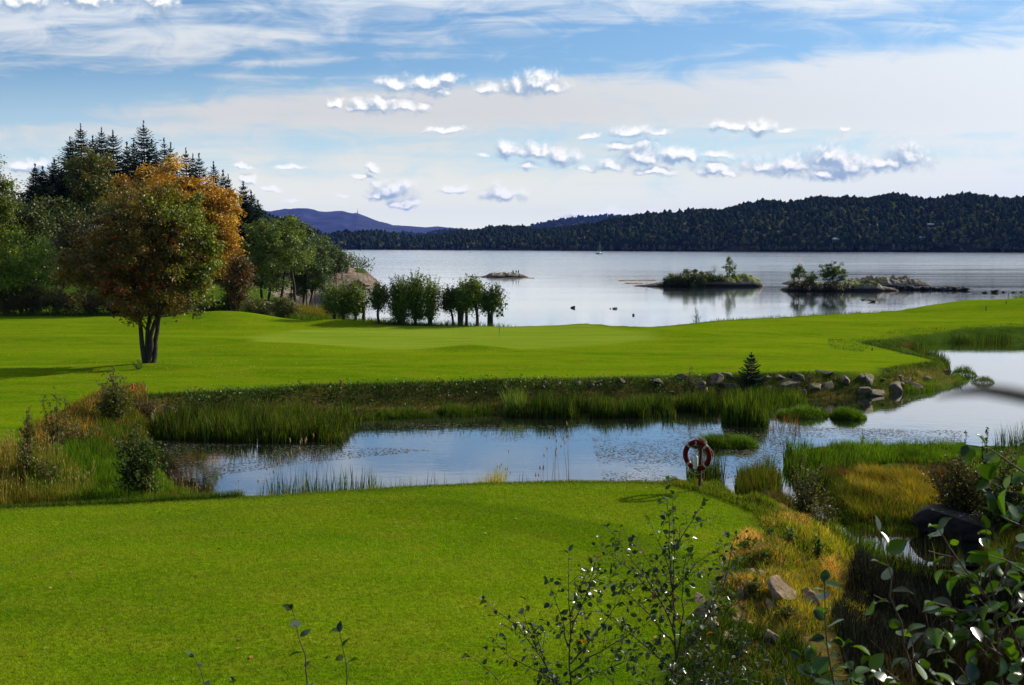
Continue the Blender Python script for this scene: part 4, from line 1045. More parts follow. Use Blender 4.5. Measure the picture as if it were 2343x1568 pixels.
IS('dark shaded undergrowth under the larger islet trees', 1880, 662, 221, [(1850,655,55,8),(1910,655,50,8),(1820,650,22,8)], 8000, .24, [(3,(.025,.03,.008)),(1,(.07,.05,.012))], 648, clump=.4, nclump=90, rad=.04, nlimb=4)
IS('yellowish heather on the right slope of the larger islet', 1985, 650, 224, [(1985,648,26,8),(1965,655,20,8),(2010,640,20,4)], 3000, .2, [(2,(.11,.11,.02)),(2,(.06,.075,.015))], 649, clump=.3, nclump=60, rad=.03, nlimb=3)
# ------------------------------------------------------------------ grasses, reeds, weeds
GRASSM = leaf_mat('grass_blades', .6, .38, .08, (1.35, 1.25, .3))
def blades(P_, h, w, cols, r, lean=.35, segs=3, droop=.0, wind=(0, 0)):
    n = len(P_)
    a = r.uniform(0, 6.283, n); d = np.stack([np.cos(a), np.sin(a), np.zeros(n)], 1) * (lean * r.uniform(.2, 1.2, n))[:, None]
    d[:, 0] += wind[0]; d[:, 1] += wind[1]
    fa = r.uniform(0, 6.283, n); side = np.stack([np.cos(fa), np.sin(fa), np.zeros(n)], 1)
    V = []
    for k in range(segs + 1):
        t = k / segs
        c = P_ + d * (h * t ** 1.8)[:, None] + np.array([0, 0, 1]) * (h * (t - droop * t ** 3 * r.uniform(.3, 1, n)))[:, None]
        ww = (w * (1 - t ** 1.6) + .0015)[:, None] * .5
        V += [c - side * ww, c + side * ww]
    V = np.stack(V, 1)
    F = np.concatenate([(np.arange(n) * (2 * segs + 2))[:, None] + np.array([2*k, 2*k+1, 2*k+3, 2*k+2])[None] for k in range(segs)], 0)
    return V.reshape(-1, 3), F, np.repeat(cols, 2 * segs + 2, 0)
def sample_poly(poly, n, r, thin=None):
    P_ = np.array(poly); lo, hi = P_.min(0), P_.max(0); out_ = []
    tot = 0
    while tot < n:
        q = r.uniform(lo, hi, (n * 3, 2)); q = q[poly_sd(q[:, 0], q[:, 1], poly) > 0]
        if thin is not None: q = q[thin(q[:, 0], q[:, 1], r)]
        out_.append(q); tot += len(q)
        if len(q) == 0: break
    return np.vstack(out_)[:n]
def heads(P_, size, cols, r):
    """slim seed heads"""
    n = len(P_); V = []
    for k, (z, w) in enumerate([(0, .2), (.35, 1), (1, .1)]):
        for j in range(3):
            a = j * 2.094
            V.append(P_ + np.stack([np.full(n, math.cos(a) * w * size * .16), np.full(n, math.sin(a) * w * size * .16), np.full(n, z * size)], 1))
    V = np.stack(V, 1); f = [(0,1,4,3),(1,2,5,4),(2,0,3,5),(3,4,7,6),(4,5,8,7),(5,3,6,8)]
    F = np.concatenate([(np.arange(n) * 9)[:, None] + np.array(q)[None] for q in f], 0)
    return V.reshape(-1, 3), F, np.repeat(cols, 9, 0)
def bed(name, label, cat, poly, n, h, w, palette, seed, zfix=None, lean=.3, hv=.45, droop=.1, kind='stuff', clumpy=.0, fade=.0, extra=None, dome=None, mat=None, wind=(0, 0), sink=.05, group=None, segs=3, thin=None):
    r = np.random.default_rng(seed)
    th = thin
    if clumpy > 0 and thin is None:
        th = lambda x_, y_, r_: fbm(x_ * clumpy, y_ * clumpy, 3, seed) > .45
    q = sample_poly(poly, n, r, th); n = len(q)
    z = height(q[:, 0], q[:, 1]) if zfix is None else np.full(n, zfix)
    H = h * r.uniform(1 - hv, 1 + hv, n)
    if fade > 0:
        H = H * (.45 + .55 * sstep(poly_sd(q[:, 0], q[:, 1], poly), 0, fade))
    H *= .35 + 1.15 * fbm(q[:, 0] * 1.5, q[:, 1] * 1.1, 4, seed + 1)
    P_ = np.stack([q[:, 0], q[:, 1], z - sink], 1)
    if dome is not None:
        dd = poly_sd(q[:, 0], q[:, 1], poly); P_[:, 2] += dome * np.sqrt(np.clip(dd / dd.max(), 0, 1))
    pn = fbm(q[:, 0] * .9, q[:, 1] * .9, 3, seed + 4)
    cols = pal(palette, n, r, .35) * (.45 + 1.1 * pn[:, None])
    parts = [blades(P_, H, w * r.uniform(.7, 1.3, n), cols, r, lean, segs, droop, wind)]
    if extra:
        ne, eh, es, ecol = extra
        k = r.choice(n, min(ne, n), replace=False); Q = P_[k]; hh_ = eh * r.uniform(.8, 1.25, len(k)); cc = np.tile(np.array(ecol), (len(k), 1)) * r.uniform(.6, 1.3, (len(k), 1))
        v1 = blades(Q, hh_, np.full(len(k), .012), cc, r, .12, 3, 0); parts.append(v1)
        tips = v1[0].reshape(len(k), -1, 3)[:, -1]; parts.append(heads(tips - np.array([0, 0, es * .3]), es, cc, r))
    V, F, c_ = merge(parts)
    o = new_obj(name, np_mesh(name, V, F, c_), mat or GRASSM)
    tag(o, label, cat, group, kind); return o
GR = [(4,(.040,.090,.005)),(3,(.070,.125,.006)),(1,(.14,.14,.02)),(2,(.018,.035,.004))]
GRD = [(4,(.020,.048,.005)),(3,(.040,.078,.006)),(1,(.10,.09,.02)),(2,(.010,.018,.003)),(1,(.10,.16,.01))]
GRB = [(4,(.070,.155,.005)),(3,(.11,.19,.008)),(2,(.03,.06,.004))]
GOLD = [(4,(.17,.145,.012)),(3,(.26,.20,.03)),(3,(.09,.11,.010)),(1,(.22,.11,.025))]
BRN = [(4,(.09,.045,.018)),(2,(.15,.08,.03)),(2,(.05,.045,.012))]
ORG = [(5,(.55,.24,.07)),(4,(.48,.30,.08)),(3,(.62,.40,.18)),(3,(.20,.20,.03))]
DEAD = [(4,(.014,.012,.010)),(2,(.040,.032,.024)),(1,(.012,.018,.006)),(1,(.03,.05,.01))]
R = lambda lab, px, n, h, w, pl, seed, z=POND_Z, **k: bed('reeds', lab, 'reeds', pz(px, z), n, h, w, pl, seed, zfix=z if k.pop('fix', True) else None, **k)
R('wide reed bed at the left end of the far pond bank', [(345,1004),(480,1010),(640,1014),(720,1010),(788,1016),(800,985),(830,962),(700,958),(560,962),(400,968),(330,985)], 11000, .84, .028, GRD + [(2,(.085,.13,.01)),(1,(.10,.05,.02))], 701, fade=.5, lean=.28, thin=lambda x_, y_, r_: fbm(x_ * .8, y_ * .8, 3, 701) > .36)
R('grass and reeds along the centre of the far bank', [(830,962),(1000,955),(1140,950),(1130,940),(1000,942),(820,948)], 4200, .42, .022, GR, 702, lean=.4, fade=.3, thin=lambda x_, y_, r_: fbm(x_ * .8, y_ * .8, 3, 702) > .45)
R('dark reed belt in the middle right of the far bank', [(1150,955),(1400,957),(1600,953),(1665,948),(1720,935),(1700,918),(1550,930),(1400,934),(1160,941)], 10000, .70, .026, GRD, 703, lean=.26, fade=.35, thin=lambda x_, y_, r_: fbm(x_ * .8, y_ * .8, 3, 703) > .40)
R('pale leaning reeds at the left end of the dark reed belt', [(1150,950),(1200,952),(1200,938),(1155,936)], 260, 1.0, .035, [(1,(.13,.20,.04))], 704, lean=.3)
R('stand of tall reeds in the pond below the small spruce', [(1650,966),(1690,974),(1757,976),(1760,952),(1740,938),(1650,940)], 4200, 1.0, .026, GRD + [(2,(.09,.16,.008))], 705, lean=.16, fade=.2)
R('reeds between the boulders and the tall reed stand', [(1660,940),(1750,938),(1850,925),(1840,905),(1750,900),(1660,915)], 4200, .6, .022, GR, 706, lean=.3, fade=.3)
R('sparse old reed stalks beside the tall reed stand', [(1755,985),(1830,1000),(1830,960),(1770,960)], 130, .45, .016, BRN, 707, lean=.4)
def tussock(label, u, v, ru, rv, h, n, seed, pl=GRB, dome=.2):
    c = gp(u, v, POND_Z); s = c.y / FPX
    rx = ru * s; ry = rv * 1.0 * s * (c.y / 7.4)
    poly = [(c.x + rx * math.cos(a) * (1 + .15 * math.sin(3 * a + seed)), c.y + ry * math.sin(a) * (1 + .12 * math.sin(2 * a + seed))) for a in np.linspace(0, 6.283, 26)[:-1]]
    o = bed('grass_tussock', label, 'tussock', poly, n, h, .018, pl, seed, zfix=POND_Z, lean=.75, droop=.4, hv=.75, kind=None, dome=dome, fade=.3, group='grass tussocks standing in the pond')
tussock('low grass tussock against the boulders of the far bank', 1862, 905, 50, 5, .34, 2600, 711)
tussock('long flat grass tussock right of the tall reeds', 1828, 952, 62, 6, .28, 2800, 712)
tussock('round domed grass tussock in open water', 1937, 956, 40, 6, .32, 3400, 713)
tussock('grass tussock behind the lifebuoy', 1662, 1020, 74, 8, .30, 5200, 714)
tussock('small spiky tussock off the lawn point', 2207, 858, 27, 4, .34, 900, 715, GR)
tussock('smallest tussock right of the spiky one', 2250, 876, 26, 3, .26, 700, 716, GR)
R('bright grass tongue reaching into the pond below the lawn point', [(2055,898),(2100,902),(2160,892),(2215,874),(2160,862),(2100,866),(2060,880)], 6500, .42, .02, GRB, 720, fade=.4, lean=.4, droop=.2)
R('brownish reeds standing along the lawn point', [(2175,862),(2170,838),(2140,816),(2090,804),(2080,808),(2125,828),(2145,850)], 1400, .75, .022, GRD, 721, lean=.15)
R('reeds at the far right corner of the pond', [(2170,785),(2240,788),(2300,784),(2320,779),(2200,778)], 1300, .62, .022, GRD, 722, lean=.15)
R('low grass around the back corner of the pond', [(1970,800),(2060,804),(2060,790),(2150,786),(2342,783),(2450,782),(2450,776),(2200,776),(2050,780),(1985,788)], 6500, .20, .03, GRD, 723, z=1.9, fix=False, lean=.5)
bed('grass', 'mixed rough grass on the slope between fairway and far pond corner', 'grass', [(21.5,70.5),(24,77),(31,83),(40,84.5),(75,88),(75,91),(40,92),(30,89),(22,80),(20,72)], 16000, .13, .035, GRB + GR, 725, lean=.6, droop=.2)
R('short reeds at the pond edge beside the lawn bay', [(2050,800),(2100,802),(2100,790),(2060,788)], 300, .4, .02, BRN, 724)
# left marsh
L_ = lambda lab, px, n, h, w, pl, seed, z=1.9, **k: bed('grass', lab, 'grass', pz(px, z), n, h, w, pl, seed, zfix=None, **k)
L_('bright green marsh grass left of the pond', [(60,1150),(250,1158),(430,1150),(430,1120),(370,1085),(300,1050),(230,1040),(130,1080),(60,1110)], 15000, .42, .018, GRB, 731, lean=.35, droop=.15)
L_('golden seeding grass at the left frame edge', [(-80,1165),(100,1168),(210,1150),(220,1100),(100,1085),(-80,1090)], 9000, .42, .014, GOLD + [(3,(.07,.12,.008))], 732, lean=.4, droop=.2, extra=(350, .62, .09, (.36, .26, .10)))
L_('orange and green rough grass on the left bank', [(100,1080),(200,1040),(330,1040),(345,965),(330,920),(230,940),(130,1000),(40,1050)], 12000, .34, .016, ORG[:1] + GOLD[2:] + [(9,(.06,.10,.008))] + BRN, 733, lean=.45, droop=.2)
L_('green lush grass between the left shrubs', [(180,1060),(360,1080),(345,1000),(330,965),(240,985)], 6000, .42, .018, GR, 734, lean=.4)
L_('rough grass along the near left pond edge', [(330,1160),(560,1160),(560,1130),(430,1115),(330,1100)], 5000, .32, .014, GR + GOLD[:1], 735, lean=.4, extra=(60, .6, .09, (.3, .22, .1)))
# fringe along the far lawn edge: creeping leaves and grass
r = np.random.default_rng(740)
edge_px = [(330,905),(560,893),(780,880),(1000,874),(1250,870),(1550,862),(1800,856),(2000,852)]
edge_lo = [(2090,862),(2150,852),(2130,832),(2060,808),(1970,797)]
E2 = np.array(pz(edge_px, LAWN_Z) + pz(edge_lo, 1.9)); t = r.uniform(0, len(E2) - 1, 11000); i0 = t.astype(int); f = (t - i0)[:, None]
Q = E2[i0] * (1 - f) + E2[np.minimum(i0 + 1, len(E2) - 1)] * f + np.stack([r.normal(size=len(t)) * .1, -np.abs(r.normal(size=len(t))) * .55 + .12], 1)
Zq = height(Q[:, 0], Q[:, 1])
V, F, c_ = blades(np.column_stack([Q, Zq - .03]), .20 * r.uniform(.5, 1.5, len(Q)), np.full(len(Q), .02), pal(GR, len(Q), r, .4), r, .6, 3, .25)
o = new_obj('grass', np_mesh('grass', V, F, c_), GRASSM); tag(o, 'uncut grass fringe hanging over the far pond bank', 'grass', kind='stuff')
sel = r.choice(len(Q), 6000); cw = fbm(Q[sel, 0] * .35, Q[sel, 1] * 0 + 3, 3, 9); sel = sel[(cw > .42) & (Q[sel, 0] < 9)]
Pq = np.column_stack([Q[sel], Zq[sel]]) + np.column_stack([r.normal(size=(len(sel), 2)) * .15 - [0, .35], r.uniform(-.1, .30, len(sel))])
Pq[:, 2] = np.maximum(Pq[:, 2], height(Pq[:, 0], Pq[:, 1]) + .04)
V, F, c_ = leaf_cards(Pq, .10, pal([(3,(.045,.10,.010)),(2,(.07,.15,.02)),(1,(.025,.05,.01))], len(Pq), r, .35), r, up=.6)
o = new_obj('ground_cover', np_mesh('ground_cover', V, F, c_), LEAF); tag(o, 'creeping leafy plants spilling over the far bank', 'ground cover', kind='stuff')
# dark undergrowth on the bank face
bandp = pz(edge_px, LAWN_Z) + pz([(2100,868)], 1.9) + pz([(2090,893),(1900,915),(1560,934),(1130,945),(800,954),(345,978)], POND_Z)
bed('grass', 'dark tangled growth on the face of the far bank', 'grass', bandp, 16000, .24, .02, [(5,(.016,.030,.004)),(1,(.04,.030,.010)),(3,(.040,.075,.005)),(.4,(.13,.08,.03))], 741, lean=.6, droop=.3)
# pond side of the tee: blades rising behind the lawn edge
def tee_edge(u0, u1, out0, out1, n, seed):
    r = np.random.default_rng(seed); T_ = np.array(TEE[1:11]); xs = np.array([gp(u, 1130, TEE_Z).x for u in (u0, u1)])
    x_ = r.uniform(xs[0], xs[1], n); y_ = np.interp(x_, T_[:, 0], T_[:, 1]) + r.uniform(out0, out1, n); return x_, y_
def edge_bed(label, u0, u1, o0, o1, n, h, w, pl, seed, lean=.2, clump=None, top=None, head=None, name='reeds'):
    r = np.random.default_rng(seed); x_, y_ = tee_edge(u0, u1, o0, o1, n, seed)
    if clump is not None:
        k = fbm(x_ * clump, y_ * 0, 3, seed) > .5; x_, y_ = x_[k], y_[k]
    z = np.maximum(height(x_, y_), POND_Z - .1); P_ = np.column_stack([x_, y_, z - .03]); n = len(x_)
    H = h * r.uniform(.55, 1.15, n)
    parts = [blades(P_, H, w * r.uniform(.7, 1.3, n), pal(pl, n, r, .35), r, lean, 3, .05)]
    if head:
        tips = parts[0][0].reshape(n, -1, 3)[:, -1]; parts.append(heads(tips - np.array([0, 0, head * .4]), head, pal([(1,(.30,.20,.10))], n, r), r))
    V, F, c_ = merge(parts); o = new_obj(name, np_mesh(name, V, F, c_), GRASSM); tag(o, label, name, kind='stuff'); return o
edge_bed('upright iris blades behind the near lawn edge', 520, 860, 2.0, 3.6, 520, 1.35, .035, GRD, 750, .13, clump=.9)
edge_bed('thin upright blades behind the middle of the lawn edge', 860, 1300, 2.6, 3.6, 200, 1.1, .03, GRD, 751, .13, clump=1.1)
edge_bed('low leafy growth behind the near lawn edge', 500, 1010, 1.0, 2.4, 3800, .62, .02, [(3,(.10,.19,.02)),(2,(.06,.12,.01)),(1,(.25,.24,.08))], 752, .4, clump=.6)
edge_bed('golden tuft glowing behind the lawn edge', 1065, 1145, 1.2, 2.0, 620, 1.02, .02, [(3,(.45,.38,.02)),(2,(.28,.32,.02)),(1,(.4,.25,.03))], 753, .25)
edge_bed('thin seed stems left of the golden tuft', 560, 680, 1.5, 2.6, 16, 2.15, .012, BRN, 754, .08, head=.14)
edge_bed('tall thin seed stems rising in front of the pond', 1225, 1325, 1.2, 2.4, 20, 2.0, .012, BRN, 755, .10, head=.14)
edge_bed('single tall seed stems by the golden tuft', 1120, 1160, 1.2, 2.0, 14, 1.25, .012, GOLD, 756, .15, head=.1)
edge_bed('unmown fringe along the edge of the tee', -10, 1620, -.15, .35, 9000, .085, .012, GRB + GOLD[:1], 757, .6, name='grass')
edge_bed('longer dark fringe on the left part of the tee edge', -20, 560, .0, .8, 7000, .20, .014, GR, 758, .6, name='grass')
# grass round the lifebuoy post and the right rim of the tee
rim = np.array(TEE[8:16]); 
def rim_bed(label, o0, o1, n, h, pl, seed, t0=0, t1=None, lean=.5, w=.014):
    r = np.random.default_rng(seed); t1 = t1 or len(rim) - 1.001; t = r.uniform(t0, t1, n); i0 = t.astype(int); f = (t - i0)[:, None]
    a = rim[i0]; b_ = rim[i0 + 1]; d = b_ - a; nr = unit(np.stack([-d[:, 1], d[:, 0]], 1)); q = a * (1 - f) + b_ * f + nr * r.uniform(o0, o1, n)[:, None]
    P_ = np.column_stack([q, height(q[:, 0], q[:, 1]) - .02])
    V, F, c_ = blades(P_, h * r.uniform(.5, 1.3, n), np.full(n, w), pal(pl, n, r, .35), r, lean, 3, .25)
    o = new_obj('grass', np_mesh('grass', V, F, c_), GRASSM); tag(o, label, 'grass', kind='stuff')
rim_bed('bright unmown grass around the lifebuoy post and tee rim', -.2, 1.1, 9000, .17, GRB + GOLD[:1], 760, 0, 5)
rim_bed('green grass between the tee rim and the dry slope', -.1, .9, 5000, .15, GR, 761, 4.2)
# right marsh
M_ = lambda lab, px, n, h, w, pl, seed, z=1.8, **k: bed('grass', lab, 'grass', pz(px, z), n, h, w, pl, seed, zfix=None, **k)
M_('fresh green grass on the far side of the right marsh', [(1850,1060),(1900,1032),(2000,1028),(2180,1034),(2250,1060),(2200,1075),(2050,1062),(1900,1080)], 14000, .38, .018, GRB, 771, lean=.4, droop=.2)
R('reeds at the left tip of the right marsh', [(1790,1062),(1800,1040),(1860,1040),(1950,1060),(1960,1100),(1880,1120),(1830,1110)], 2600, .62, .022, GRD + GRB[:1], 772, z=1.7, lean=.2)
M_('brown dead stems in the middle of the right marsh', [(1880,1095),(1960,1068),(2150,1085),(2250,1100),(2150,1130),(1950,1110)], 7000, .32, .014, BRN, 773, lean=.6)
M_('golden yellow grass in the right marsh', [(1930,1120),(1990,1092),(2090,1095),(2150,1130),(2160,1170),(2060,1170),(1970,1145)], 10000, .46, .015, GOLD, 774, lean=.45, droop=.25, wind=(-.12, -.05))
M_('olive and rusty grass at the front of the right marsh', [(1870,1180),(1860,1130),(1950,1130),(2100,1165),(2240,1180),(2200,1218),(2080,1212),(1950,1205)], 13000, .26, .015, GR + [(3,(.20,.10,.02)),(2,(.15,.13,.02))], 775, lean=.5)
M_('green rim grass above the small pool', [(1930,1215),(1920,1190),(2080,1196),(2180,1205),(2160,1228),(2060,1222)], 5000, .25, .016, GRB, 776, lean=.4, sink=.0)
R('tall thin reeds at the right frame edge', [(2270,1055),(2420,1060),(2420,1030),(2280,1030)], 420, 1.0, .022, GRD, 777, lean=.18)
R('reeds in the water right of the lifebuoy', [(1690,1150),(1760,1150),(1790,1110),(1760,1085),(1690,1100),(1680,1130)], 2600, .62, .022, GR + BRN[:1], 778, lean=.2, hv=.5)
R('thin reeds around the lifebuoy post', [(1570,1125),(1625,1128),(1660,1120),(1640,1098),(1575,1100)], 520, .95, .022, GRD, 779, lean=.14)
R('brown dead tangle at the water right of the lifebuoy', [(1660,1165),(1700,1185),(1800,1190),(1830,1150),(1790,1120),(1680,1125)], 5200, .36, .014, BRN + GR[:1], 780, z=1.75, lean=.7, fix=False)
R('sparse reeds standing in the small pool', [(1930,1300),(2060,1310),(2200,1330),(2200,1230),(1950,1222)], 330, .5, .014, GRD + BRN, 781, lean=.15)
M_('rough green grass around the dark outcrop', [(2240,1240),(2420,1225),(2460,1360),(2260,1350)], 7000, .30, .016, GRD + BRN[:1], 782, lean=.45)
M_('short rough grass behind the airy shrubs', [(1770,1180),(1900,1200),(1960,1160),(1900,1090),(1800,1100)], 6000, .26, .015, GR + BRN[:1], 783, lean=.45)
bed('grass', 'rough grass and weeds right of the dark reeds', 'grass', [(11.5,14.5),(24,12),(30,32),(13.5,31),(12.2,24)], 16000, .34, .02, GRD + BRN[:1], 784, lean=.5)
# dry slope and dark reeds of the lower right
slp = [(1700,1200),(1790,1190),(1850,1240),(1930,1300),(1960,1400),(1900,1560),(1640,1600),(1600,1500),(1660,1380),(1700,1300),(1770,1250)]
SLP = pz(slp, 2.6)
bed('dry_grass', 'orange dry grass over the rocky slope beside the tee', 'dry grass', pz([(1690,1310),(1780,1240),(1850,1240),(1900,1290),(1920,1380),(1860,1470),(1700,1480),(1640,1420),(1650,1370)], 2.5), 11000, .17, .009, ORG, 790, lean=.8, droop=.35, thin=lambda x_, y_, r_: fbm(x_ * 1.4, y_ * 1.4, 3, 78) > .44)
bed('grass', 'yellow green grass tufts on the lower slope', 'grass', pz([(1800,1300),(1920,1290),(1990,1380),(1980,1500),(1850,1560),(1700,1540),(1720,1440),(1800,1380)], 2.2), 8000, .23, .012, [(4,(.30,.32,.02)),(2,(.13,.19,.012)),(2,(.4,.28,.06))], 791, lean=.5, droop=.25)
bed('grass', 'fresh grass along the small pool', 'grass', pz([(1880,1310),(1950,1345),(2060,1358),(2200,1358),(2210,1390),(2050,1400),(1930,1390)], 1.8), 4200, .30, .015, GR, 792, lean=.35)
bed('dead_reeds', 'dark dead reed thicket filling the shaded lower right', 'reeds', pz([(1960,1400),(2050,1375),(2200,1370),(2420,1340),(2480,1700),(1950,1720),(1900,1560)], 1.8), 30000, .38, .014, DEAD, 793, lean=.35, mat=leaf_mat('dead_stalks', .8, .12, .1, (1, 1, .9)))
bed('grass', 'green grass patch under the foreground alders', 'grass', pz([(1640,1480),(1800,1500),(1900,1560),(1900,1750),(1500,1750),(1560,1560)], 2.6), 9000, .32, .014, GRD, 794, lean=.5, droop=.2)
bed('dry_grass', 'reddish dry grass in the bottom right corner', 'dry grass', pz([(2050,1560),(2200,1500),(2400,1480),(2480,1720),(2000,1720)], 1.9), 6000, .45, .012, [(2,(.08,.05,.03)),(3,(.03,.03,.012))], 795, lean=.6)
# sea side fringe of the right fairway, and yellow grass behind the willows
def line_bed(label, pts, off0, off1, n, h, pl, seed, w=.03, lean=.5, name='grass'):
    r = np.random.default_rng(seed); L = np.array(pts); t = r.uniform(0, len(L) - 1.001, n); i0 = t.astype(int); f = (t - i0)[:, None]
    q = L[i0] * (1 - f) + L[i0 + 1] * f + np.stack([r.normal(size=n) * .3, r.uniform(off0, off1, n)], 1)
    H = h * r.uniform(.4, 1.3, n) * (.4 + 1.2 * fbm(q[:, 0] * .4, q[:, 1] * .4, 3, seed))
    V, F, c_ = blades(np.column_stack([q, height(q[:, 0], q[:, 1]) - .03]), H, np.full(n, w), pal(pl, n, r, .35), r, lean, 3, .2)
    o = new_obj(name, np_mesh(name, V, F, c_), GRASSM); tag(o, label, name, kind='stuff')
line_bed('rough grass lining the seaward edge of the fairway', [(9, 90.2),(16, 97.6),(25, 104),(34, 108),(44.5, 117.5),(60,127)], -2.2, .2, 7000, .30, GR + GOLD[:1], 801)
line_bed('tall pale weeds at the far right shore', [(52, 121),(62,127.5),(75,131)], -2.5, 0, 4500, .9, [(3,(.13,.15,.04)),(2,(.07,.11,.02))], 802, w=.05)
line_bed('orange and green rough grass right of the gravel path', [(50,108),(56,109),(66,112)], -3, 3, 6000, .45, ORG[:2] + GR, 803, w=.035)
line_bed('yellow grass on the bank behind the willows', [(-22,101),(-17,99),(-12,95),(-8,92.5)], -4, 3, 9000, .55, GR + GOLD[:1], 804, w=.035)
line_bed('green grass around the feet of the pollard willows', [(-18,94),(-12,90.5),(-6,89.3),(0,89)], -1.2, 1.6, 7000, .42, GRB + GR, 807, w=.03)
line_bed('tall golden grass beside the cove', [(-21,102),(-15.5,98)], -2.5, 1, 5000, .95, [(3,(.20,.17,.02)),(2,(.10,.13,.015)),(1,(.16,.09,.02))], 805, w=.035)
line_bed('leafy undergrowth at the foot of the left wood', [(-55,104),(-45,104),(-36,104),(-27,103)], -3, 0, 6000, .35, [(3,(.05,.10,.012)),(1,(.10,.17,.03))], 806, w=.05)
# floating weed
def weed(label, px, n, seed, thr):
    r = np.random.default_rng(seed); q = sample_poly(pz(px, POND_Z), n, r, lambda x_, y_, r_: (fbm(x_ * .55, y_ * .4, 4, seed) * .7 + .3 * r_.random(len(x_)) > thr) & (poly_sd(x_, y_, POND) > 0)); n = len(q)
    a = r.uniform(0, 6.28, n); s = r.uniform(.015, .040, n); k = []
    for j in range(6):
        an = j * 1.047; ox = np.cos(an) * s * 1.5; oy = np.sin(an) * s * .6
        k.append(np.column_stack([q[:, 0] + ox * np.cos(a) - oy * np.sin(a), q[:, 1] + ox * np.sin(a) + oy * np.cos(a), np.full(n, POND_Z + .005)]))
    V = np.stack(k, 1).reshape(-1, 3); F = (np.arange(n) * 6)[:, None] + np.arange(6)[None]
    o = new_obj('floating_weed', np_mesh('floating_weed', V, F, np.repeat(pal([(3,(.06,.045,.035)),(2,(.11,.09,.07)),(1,(.05,.06,.02))], n, r), 6, 0)), leaf_mat('pond_weed', .6, 0, .3) if 'pond_weed' not in bpy.data.materials else bpy.data.materials['pond_weed'])
    tag(o, label, 'pond weed', kind='stuff')
weed('floating weed specks on the left part of the pond', [(370,1015),(800,1020),(1000,1030),(700,1060),(420,1100)], 2600, 811, .5)
weed('floating weed specks in the middle of the pond', [(800,965),(1300,975),(1400,1010),(900,1010)], 700, 812, .55)
weed('dark floating weed between reeds and lifebuoy', [(1350,1000),(1560,975),(1640,980),(1800,1000),(1780,1085),(1560,1105),(1380,1105)], 4600, 813, .5)
weed('weed specks on the right water beside the tussocks', [(1750,975),(2200,985),(2200,1022),(1900,1015),(1760,1020)], 3000, 814, .48)

# the tee's own mown grass, combed one way and the other by the mower
r = np.random.default_rng(820)
TP = [(-14, 12.6)] + [(x_, y_) for x_, y_ in TEE[1:-4]] + [(2.3, 12.6)]
q = sample_poly(TP, 210000, r)
w_ = q[:, 1] < 33; q = q[w_]; n = len(q)
P_ = np.column_stack([q, height(q[:, 0], q[:, 1]) - .004])
nm_ = fbm(q[:, 0] * .8, q[:, 1] * .8, 3, 3)
rad_ = np.sqrt(((q[:, 0] + 3.0) * 1.05) ** 2 + (q[:, 1] - 19.0) ** 2) + nm_ * .9
ring_ = np.where((rad_ > 5.4) & (rad_ < 7.4) & (q[:, 0] > -3 + r.normal(size=n)), .5, -.5)
base_ = np.array([.106, .196, .0036])[None] * (1 + .55 * (fbm(q[:, 0] * .35, q[:, 1] * .5, 4, 12)[:, None] - .4)) * (np.where(ring_ > 0, .80, 1.06) * (.72 + .62 * fbm(q[:, 0] * .16, q[:, 1] * .28, 3, 44)))[:, None]
cols = base_ * r.uniform(.55, 1.5, (n, 1)); cols[:, 0] *= r.uniform(.8, 1.7, n); k = r.random(n) < .05; cols[k] = np.array([.20, .19, .03]) * r.uniform(.6, 1.2, (int(k.sum()), 1))
V, F, c_ = blades(P_, .034 * r.uniform(.5, 1.4, n), np.full(n, .010), cols, r, .9, 1, 0)
comb = (np.sign(ring_) * .010)[:, None].repeat(4, 1).reshape(-1); Vz = V.reshape(n, 4, 3); Vz[:, 2:, 0] += comb.reshape(n, 4)[:, 2:]; V = Vz.reshape(-1, 3)
o = new_obj('lawn_grass', np_mesh('lawn_grass', V, F, c_), GRASSM); tag(o, 'short mown grass blades of the near tee', 'grass', kind='stuff')
# fallen leaves
q = np.column_stack([LONE.location.x + r.normal(size=420) * 5.0, LONE.location.y + r.normal(size=420) * 3.6 - 1.0]); q = q[poly_sd(q[:, 0], q[:, 1], GREEN_LAND) > .3]
q2 = sample_poly(TP, 90, r); q = np.vstack([q, q2]); n = len(q)
V, F, c_ = leaf_cards(np.column_stack([q, height(q[:, 0], q[:, 1]) + .02]), .085, pal([(3,(.40,.28,.05)),(2,(.30,.12,.03)),(1,(.12,.06,.02))], n, r, .3), r, up=2.5)
o = new_obj('fallen_leaves', np_mesh('fallen_leaves', V, F, c_), LEAF); tag(o, 'yellow and brown leaves scattered on the mown grass', 'leaves', kind='stuff')
